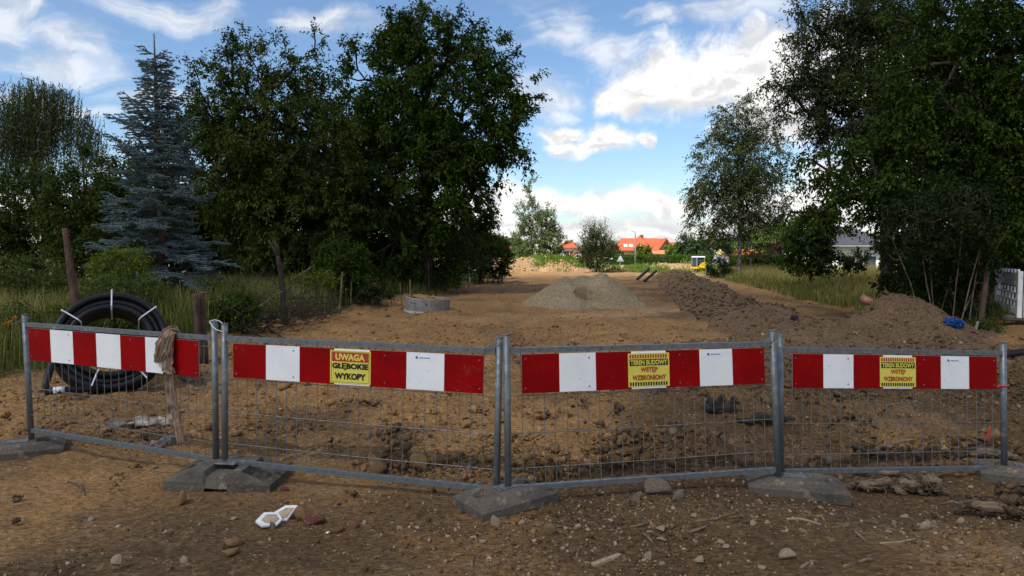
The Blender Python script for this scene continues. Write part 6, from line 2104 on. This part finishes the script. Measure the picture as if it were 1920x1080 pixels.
cloth_strip('teal_sheet', [p + np.array(v) for v in ((-0.32, 0.25, 0.20), (-0.1, 0.2, 0.22), (0.12, 0.2, 0.20), (0.30, 0.22, 0.12))], [0.08, 0.16, 0.18, 0.10], 'dark teal plastic sheet right of the blue sheet', M['green_sheet'], (0, -0.8, 0.6), 3, 0.03, 8, 24, 0.004, 'sheet')
p = [gp(1884, 672), gp(1905, 668), gp(1935, 664)]
MBt = MB().tube([q - p[0] + np.array([0, 0, 0.05]) for q in p], 0.055, 12)
tag(MBt.build('black_pipe', M['pipe'], loc=p[0], smooth=True), 'short end of black pipe on the earth at the right edge', 'pipe')
for k, (px, py, dx, lb) in enumerate(((1195, 523, 0, 'left of two dark kerb lengths lying on the far end of the soil ridge'), (1208, 527, 0.7, 'right of two dark kerb lengths lying on the far end of the soil ridge'))):
    Y = 36.0 + k * 0.3
    a, b = gpt(px, Y, py), gpt(px + 22, Y + 2.5, py - 19)
    mb = MB()
    d = b - a
    s_ = np.array([d[1], -d[0], 0]); s_ = s_ / np.linalg.norm(s_) * 0.08
    u_ = np.array([0, 0, 0.07])
    mb.hexa([-s_ - u_, s_ - u_, d + s_ - u_, d - s_ - u_, -s_ * 0.8 + u_, s_ * 0.8 + u_, d + s_ * 0.8 + u_, d - s_ * 0.8 + u_])
    tag(mb.build('kerb_length', M['pipe'], loc=a, bevel=0.03), lb, 'kerb')
p = gp(1487, 598)
tag(stone('dark_block', 1487, 600, 0.13, 'char', 'dark angular block on the spoil behind the barriers', 'block', shape=5), None)

# ------------------------------------------------------------------ wood, roots
def root_mass(name, label, cat, c, arms, mat, core=0.06, seed=0):
    rng = np.random.default_rng(seed)
    root = empty(name, c, label, cat)
    V, F = rock_shape(rng, ICO2, 0.6, 0.5)
    link('core', np_mesh('core', V * core * [1.5, 1, 1], F, smooth=False), mat, root, (0, 0, core * 0.3))
    for a in arms:
        pts = [np.array(q, float) for q in a[0]]
        Q = []
        for i in range(len(pts) - 1):
            for k in range(4):
                Q.append(pts[i] + (pts[i + 1] - pts[i]) * k / 4 + rng.normal(0, 0.012, 3))
        Q.append(pts[-1])
        R = np.interp(np.linspace(0, 1, len(Q)), np.linspace(0, 1, len(a[1])), a[1]) * (1 + rng.normal(0, 0.09, len(Q)))
        MB().tube(Q, list(R), 9).build('root_arm', mat, root)
    return root


c = gp(1345, 775)
root_mass('burnt_root', 'black burnt root with upright stubs behind the third barrier', 'root', c,
          [([(-0.20, 0, 0.02), (-0.08, 0, 0.05), (0.1, 0, 0.06), (0.22, 0, 0.10)], [0.03, 0.05, 0.055, 0.02]), ([(-0.05, 0, 0.05), (-0.07, 0.0, 0.12), (-0.09, 0, 0.17)], [0.045, 0.035, 0.015]), ([(0.0, 0, 0.05), (0.02, 0.0, 0.13), (0.05, 0, 0.19)], [0.04, 0.03, 0.014]),
           ([(0.10, 0, 0.05), (0.15, 0, 0.12), (0.16, 0, 0.17)], [0.04, 0.03, 0.015])], M['char'], 0.07, 1)
c = gp(1395, 792)
root_mass('burnt_branch', 'flat blackened branch half buried beside the right post of the third barrier', 'branch', c, [([(-0.08, 0, 0.02), (0.1, 0, 0.03), (0.3, 0.03, 0.035), (0.5, 0.05, 0.02)], [0.015, 0.045, 0.04, 0.015])], M['char'], 0.03, 2)
c = gp(1690, 925)
root_mass('tree_root', 'gnarled grey-brown tree root lying under the rightmost barrier', 'root', c,
          [([(-0.42, 0.02, 0.05), (-0.22, 0.0, 0.06), (0.0, 0, 0.06), (0.14, -0.03, 0.07)], [0.02, 0.035, 0.04, 0.05]), ([(-0.35, 0.06, 0.02), (-0.15, 0.04, 0.03), (0.05, 0.03, 0.05)], [0.018, 0.03, 0.03]), ([(0.1, 0, 0.08), (0.18, -0.05, 0.13), (0.22, -0.08, 0.06)], [0.05, 0.045, 0.02]),
           ([(0.1, 0, 0.06), (0.22, -0.03, 0.05), (0.30, -0.08, 0.02)], [0.05, 0.04, 0.02]), ([(0.08, -0.02, 0.05), (0.13, -0.10, 0.02)], [0.03, 0.01]), ([(-0.3, 0.12, 0.10), (-0.1, 0.1, 0.12), (0.1, 0.05, 0.10)], [0.015, 0.022, 0.02])] + [([(0.05 + 0.03 * q, 0, 0.06), (0.14 + 0.03 * math.sin(q * 2.2), -0.05 - 0.02 * (q % 3), 0.09 + 0.03 * math.cos(q * 1.7)), (0.20 + 0.06 * math.sin(q * 1.3), -0.12, 0.03 + 0.02 * (q % 4))], [0.014, 0.008, 0.003]) for q in range(9)] + [([(-0.45 + 0.09 * q, 0.05, 0.04), (-0.42 + 0.09 * q, -0.02, 0.05 + 0.03 * (q % 2)), (-0.46 + 0.1 * q, -0.07, 0.02)], [0.010, 0.007, 0.003]) for q in range(5)], M['driftwood'], 0.07, 3)
c = gp(1850, 965)
root_mass('log_piece', 'thick brown broken log at the right edge, nearest the viewer', 'log', c, [([(-0.15, 0.1, 0.03), (0.0, 0.03, 0.04), (0.2, -0.05, 0.03), (0.34, -0.1, 0.02)], [0.016, 0.034, 0.030, 0.010]), ([(-0.2, 0.16, 0.02), (-0.02, 0.10, 0.03), (0.1, 0.06, 0.02)], [0.006, 0.016, 0.006])], M['driftwood'], 0.02, 4)
c = gp(1835, 862)
root_mass('log_piece', 'weathered log behind the far right barrier post', 'log', c, [([(-0.18, 0.05, 0.05), (0.0, 0.0, 0.07), (0.15, -0.02, 0.06), (0.28, -0.05, 0.04)], [0.02, 0.045, 0.042, 0.02])], M['driftwood'], 0.03, 5)
c = gp(1640, 860)
root_mass('root_strand', 'dark root strands poking from the soil behind the rightmost barrier', 'root', c, [([(-0.2, 0.0, 0.10), (-0.05, 0, 0.06), (0.12, 0, 0.07)], [0.012, 0.025, 0.018]), ([(-0.1, 0.05, 0.02), (0.1, 0.1, 0.06), (0.4, 0.15, 0.12)], [0.02, 0.02, 0.01])], M['driftwood'], 0.03, 6)


def stick(name, label, px0, py0, px1, py1, r, mat, cat='stick', group=None, flat=False):
    a, b = gp(px0, py0), gp(px1, py1)
    d = b - a
    if flat:
        s_ = np.array([d[1], -d[0], 0]); s_ = s_ / np.linalg.norm(s_) * r
        u_ = np.array([0, 0, r * 0.5])
        mb = MB().hexa([-s_, s_, d + s_, d - s_, -s_ + 2 * u_, s_ + 2 * u_, d + s_ * 0.8 + 2 * u_, d - s_ * 0.8 + 2 * u_])
        o = mb.build(name, M[mat], loc=a, bevel=r * 0.12)
    else:
        k = np.array([-d[1], d[0], 0]) * random.uniform(-0.12, 0.12)
        o = MB().tube([np.zeros(3) + [0, 0, r * .5], d * 0.4 + k + [0, 0, r * 1.6], d * 0.75 + k * .5 + [0, 0, r], d + [0, 0, r * .5]], [r, r * 1.05, r * 0.8, r * 0.4], 6).build(name, M[mat], loc=a)
    return tag(o, label, cat, group)


stick('wood_slat', 'pale flat wood splinter on the track right of the middle foot', 1112, 1062, 1162, 1043, 0.016, 'plank', 'wood slat', None, True)
SG = 'dry twigs on the track'
TWIG_SPOTS = ((1300, 980, 1385, 960), (1290, 1000, 1330, 985), (1475, 975, 1540, 985), (1650, 1020, 1720, 1010), (1600, 995, 1625, 1018), (1720, 985, 1760, 990), (1885, 978, 1918, 985), (1180, 990, 1230, 975), (1080, 1050, 1085, 1030), (1500, 1068, 1530, 1052), (1040, 990, 1062, 988), (1770, 1008, 1800, 1000), (1610, 1056, 1640, 1050), (130, 905, 158, 930), (1740, 960, 1765, 975), (885, 1065, 890, 1045), (1195, 1000, 1225, 1020))

# ------------------------------------------------------------------ stones picked out one by one
stone('large_rock', 1235, 925, 0.115, 'stone_grey', 'large grey rock just in front of the third barrier', 'rock', shape=0, rz=0.4, flat=1.0)
stone('rock', 1195, 938, 0.055, 'stone_grey', 'upright pointed grey rock left of the large grey rock', 'rock', shape=2, flat=1.3)
stone('rock', 1272, 935, 0.06, 'stone_grey', 'dark rock touching the right of the large grey rock', 'rock', shape=6)
stone('rock', 343, 945, 0.060, 'stone_brown', 'brown rock on the track left of the notched foot', 'rock', shape=1, flat=1.2)
stone('rock', 930, 985, 0.040, 'stone', 'grey stone wedged at the corner of the middle foot', 'stone', shape=3, flat=1.3)
stone('rock', 1032, 1000, 0.048, 'stone_brown', 'upright brown stone right of the middle foot', 'stone', shape=4, flat=1.3)
stone('rock', 1083, 992, 0.038, 'stone', 'pale blocky stone further right of the middle foot', 'stone', shape=5)
stone('rock', 978, 983, 0.035, 'stone', 'pale flat stone in front of the middle foot', 'stone', shape=6, flat=0.7)
stone('rock', 435, 1022, 0.070, 'stone_brown', 'upper flat earthy stone of the pair at the lower left', 'stone', shape=7, flat=0.6)
stone('rock', 433, 1042, 0.060, 'stone_brown', 'lower earthy stone of the pair at the lower left', 'stone', shape=8, flat=0.8)
stone('rock', 1475, 1050, 0.060, 'stone', 'pale double stone at the bottom right of centre', 'stone', shape=9)
stone('rock', 1218, 1048, 0.048, 'stone', 'pale wedge stone near the bottom, right of the wood splinter', 'stone', shape=2)
stone('rock', 1640, 855, 0.085, 'stone_grey', 'flat slab leaning in the clods behind the rightmost barrier', 'slab', shape=3, flat=0.5, rx=0.5)
stone('rock', 1555, 870, 0.05, 'stone', 'pale stone behind the bottom rail of the rightmost barrier', 'stone', shape=1)
stone('rock', 1575, 897, 0.03, 'stone', 'small white stone below the bottom rail of the rightmost barrier', 'stone', shape=5)
stone('rock', 1860, 830, 0.13, 'stone_brown', 'big rounded lump of earth below the red survey peg', 'lump', shape=0)
stone('rock', 785, 880, 0.11, 'stone_brown', 'largest ochre lump behind the bottom rail of the UWAGA barrier', 'lump', shape=1)
stone('rock', 705, 880, 0.10, 'stone_brown', 'broad earthy lump left of the largest ochre lump', 'lump', shape=3)
stone('rock', 880, 885, 0.07, 'stone_grey', 'grey stone heap piece left of the middle posts', 'stone', shape=2)
stone('rock', 690, 820, 0.05, 'stone_grey', 'dark grey stone in the middle of the UWAGA barrier', 'stone', shape=6)
stone('rock', 1262, 455 + 360, 0.05, 'stone_grey', 'pale grey stone standing in the clods behind the third barrier', 'stone', shape=7)
stone('rock', 1255, 690, 0.06, 'stone_grey', 'hidden grey stone behind the third barrier board', 'stone', shape=7) if False else None
STONE_SPOTS = ((1440, 985, .03), (1413, 985, .028), (1675, 985, .04), (1735, 990, .05), (1750, 985, .04), (1800, 980, .04), (1695, 972, .03), (1665, 1000, .03), (1540, 955, .022), (1530, 978, .02), (1505, 997, .03), (1350, 1020, .035), (1413, 1035, .035), (1362, 1030, .025), (1690, 1000, .022), (1770, 1030, .03), (1795, 1058, .03), (1430, 1068, .03), (1585, 1065, .022), (1310, 1055, .045), (1240, 995, .05), (1225, 990, .035), (1240, 1015, .035), (1260, 990, .03), (1300, 970, .04), (1250, 960, .02), (1820, 955, .03), (1860, 1000, .02), (1520, 1060, .025), (1470, 1000, .022),
                    (310, 1000, .022), (375, 985, .016), (172, 975, .022), (440, 975, .028), (735, 985, .018), (750, 990, .02), (905, 1020, .03), (870, 1000, .018), (760, 1008, .018), (640, 890, .022), (560, 990, .018), (290, 878, .03), (20, 885, .03), (50, 880, .022), (345, 1055, .03), (220, 1055, .03), (505, 1015, .018), (1000, 1000, .02))
MARKS = [('the middle foot', 945, 985), ('the pale wood splinter', 1137, 1052), ('the flat right-hand foot', 1485, 940), ('the gnarled tree root', 1690, 935), ('the thick broken log', 1850, 965), ('the notched foot', 425, 920), ('the white tile shards', 520, 990),
         ('the pair of earthy stones', 434, 1045), ('the foot at the far left', 60, 850), ('the large grey rock', 1235, 930), ('the bottom right corner', 1900, 1075), ('the bottom left corner', 20, 1075)]
ORD = ['', 'second ', 'third ', 'fourth ', 'fifth ', 'sixth ', 'seventh ', 'eighth ', 'ninth ', 'tenth ', 'eleventh ', 'twelfth ']


def nearest_labels(spots, what):
    """One label per thing: how near it lies to the closest thing one can find."""
    own = {}
    for i, (x, y) in enumerate(spots):
        d = [math.hypot(x - m[1], (y - m[2]) * 2) for m in MARKS]
        own.setdefault(int(np.argmin(d)), []).append((min(d), i))
    out = [None] * len(spots)
    for m, l in own.items():
        for r, (_, i) in enumerate(sorted(l)):
            out[i] = '%s on the track, %snearest to %s' % (what, ORD[r], MARKS[m][0])
    return out


for (px, py, s), lb in zip(STONE_SPOTS, nearest_labels([(p[0], p[1]) for p in STONE_SPOTS], 'small loose stone')):
    stone('stone', px, py, s, 'stone' if random.random() < 0.75 else 'stone_brown', lb, 'stone', 'loose stones on the track', flat=random.uniform(0.6, 1.0))

TWIGS = TWIG_SPOTS
for (a, b, c, d), lb in zip(TWIGS, nearest_labels([((t[0] + t[2]) / 2, (t[1] + t[3]) / 2) for t in TWIGS], 'thin dry twig')):
    stick('twig', lb, a, b, c, d, 0.006 + 0.003 * random.random(), 'deadwood' if random.random() < 0.6 else 'plank', 'twig', SG)

# broken tiles and bricks
def tile_shard(label, px, py, poly, tilt, rz):
    p = gp(px, py)
    root = empty('tile_shard', (p[0], p[1], p[2] + 0.03), label, 'tile shard', None, rz)
    root.rotation_euler = (tilt[0], tilt[1], rz)
    n = len(poly)
    MB().add([(x, y, 0.0) for x, y in poly] + [(x * 0.97, y * 0.97, 0.012) for x, y in poly], [tuple(reversed(range(n))), tuple(range(n, 2 * n))] + [(i, (i + 1) % n, (i + 1) % n + n, i + n) for i in range(n)]).build('glazed_piece', M['ceramic'], root)
    MB().add([(x * 0.70 + 0.006, y * 0.66, 0.0115) for x, y in poly] + [(x * 0.60 + 0.006, y * 0.56, 0.016) for x, y in poly], [tuple(reversed(range(n))), tuple(range(n, 2 * n))] + [(i, (i + 1) % n, (i + 1) % n + n, i + n) for i in range(n)]).build('mortar_layer', M['mortar'], root)


tile_shard('white tile shard with a round patch of mortar, left of the two', 505, 985, [(-0.075, -0.02), (-0.03, -0.06), (0.05, -0.05), (0.075, 0.0), (0.04, 0.06), (-0.04, 0.055)], (0.35, 0.1), 0.2)
tile_shard('white tile shard tilted against a brick lump, right of the two', 534, 974, [(-0.07, -0.05), (0.02, -0.055), (0.075, 0.05), (0.0, 0.06), (-0.065, 0.02)], (0.55, -0.1), 0.1)
stone('brick_lump', 563, 975, 0.065, 'stone_brown', 'earthy brick lump touching the right tile shard', 'brick', shape=1, flat=1.0)
stone('brick_lump', 590, 982, 0.075, 'brick', 'broken red brick with mortar right of the tile shards', 'brick', shape=0, flat=1.0)
stone('brick_lump', 512, 992, 0.045, 'stone_grey', 'grey lump underneath the left tile shard', 'brick', shape=2)
stone('brick_lump', 632, 998, 0.055, 'brick', 'crumbled reddish brick right of the broken red brick', 'brick', shape=8, flat=0.8)
stone('brick_lump', 663, 990, 0.045, 'brick', 'rightmost small reddish brick fragment', 'brick', shape=6, flat=0.8)
stone('brick_lump', 533, 922, 0.040, 'brick', 'small red brick chip beside the notched foot', 'brick', shape=4, flat=1.1)
stone('tile_chip', 615, 1000, 0.02, 'ceramic', 'tiny white tile chip beside the crumbled brick', 'tile chip', shape=9, flat=0.6)
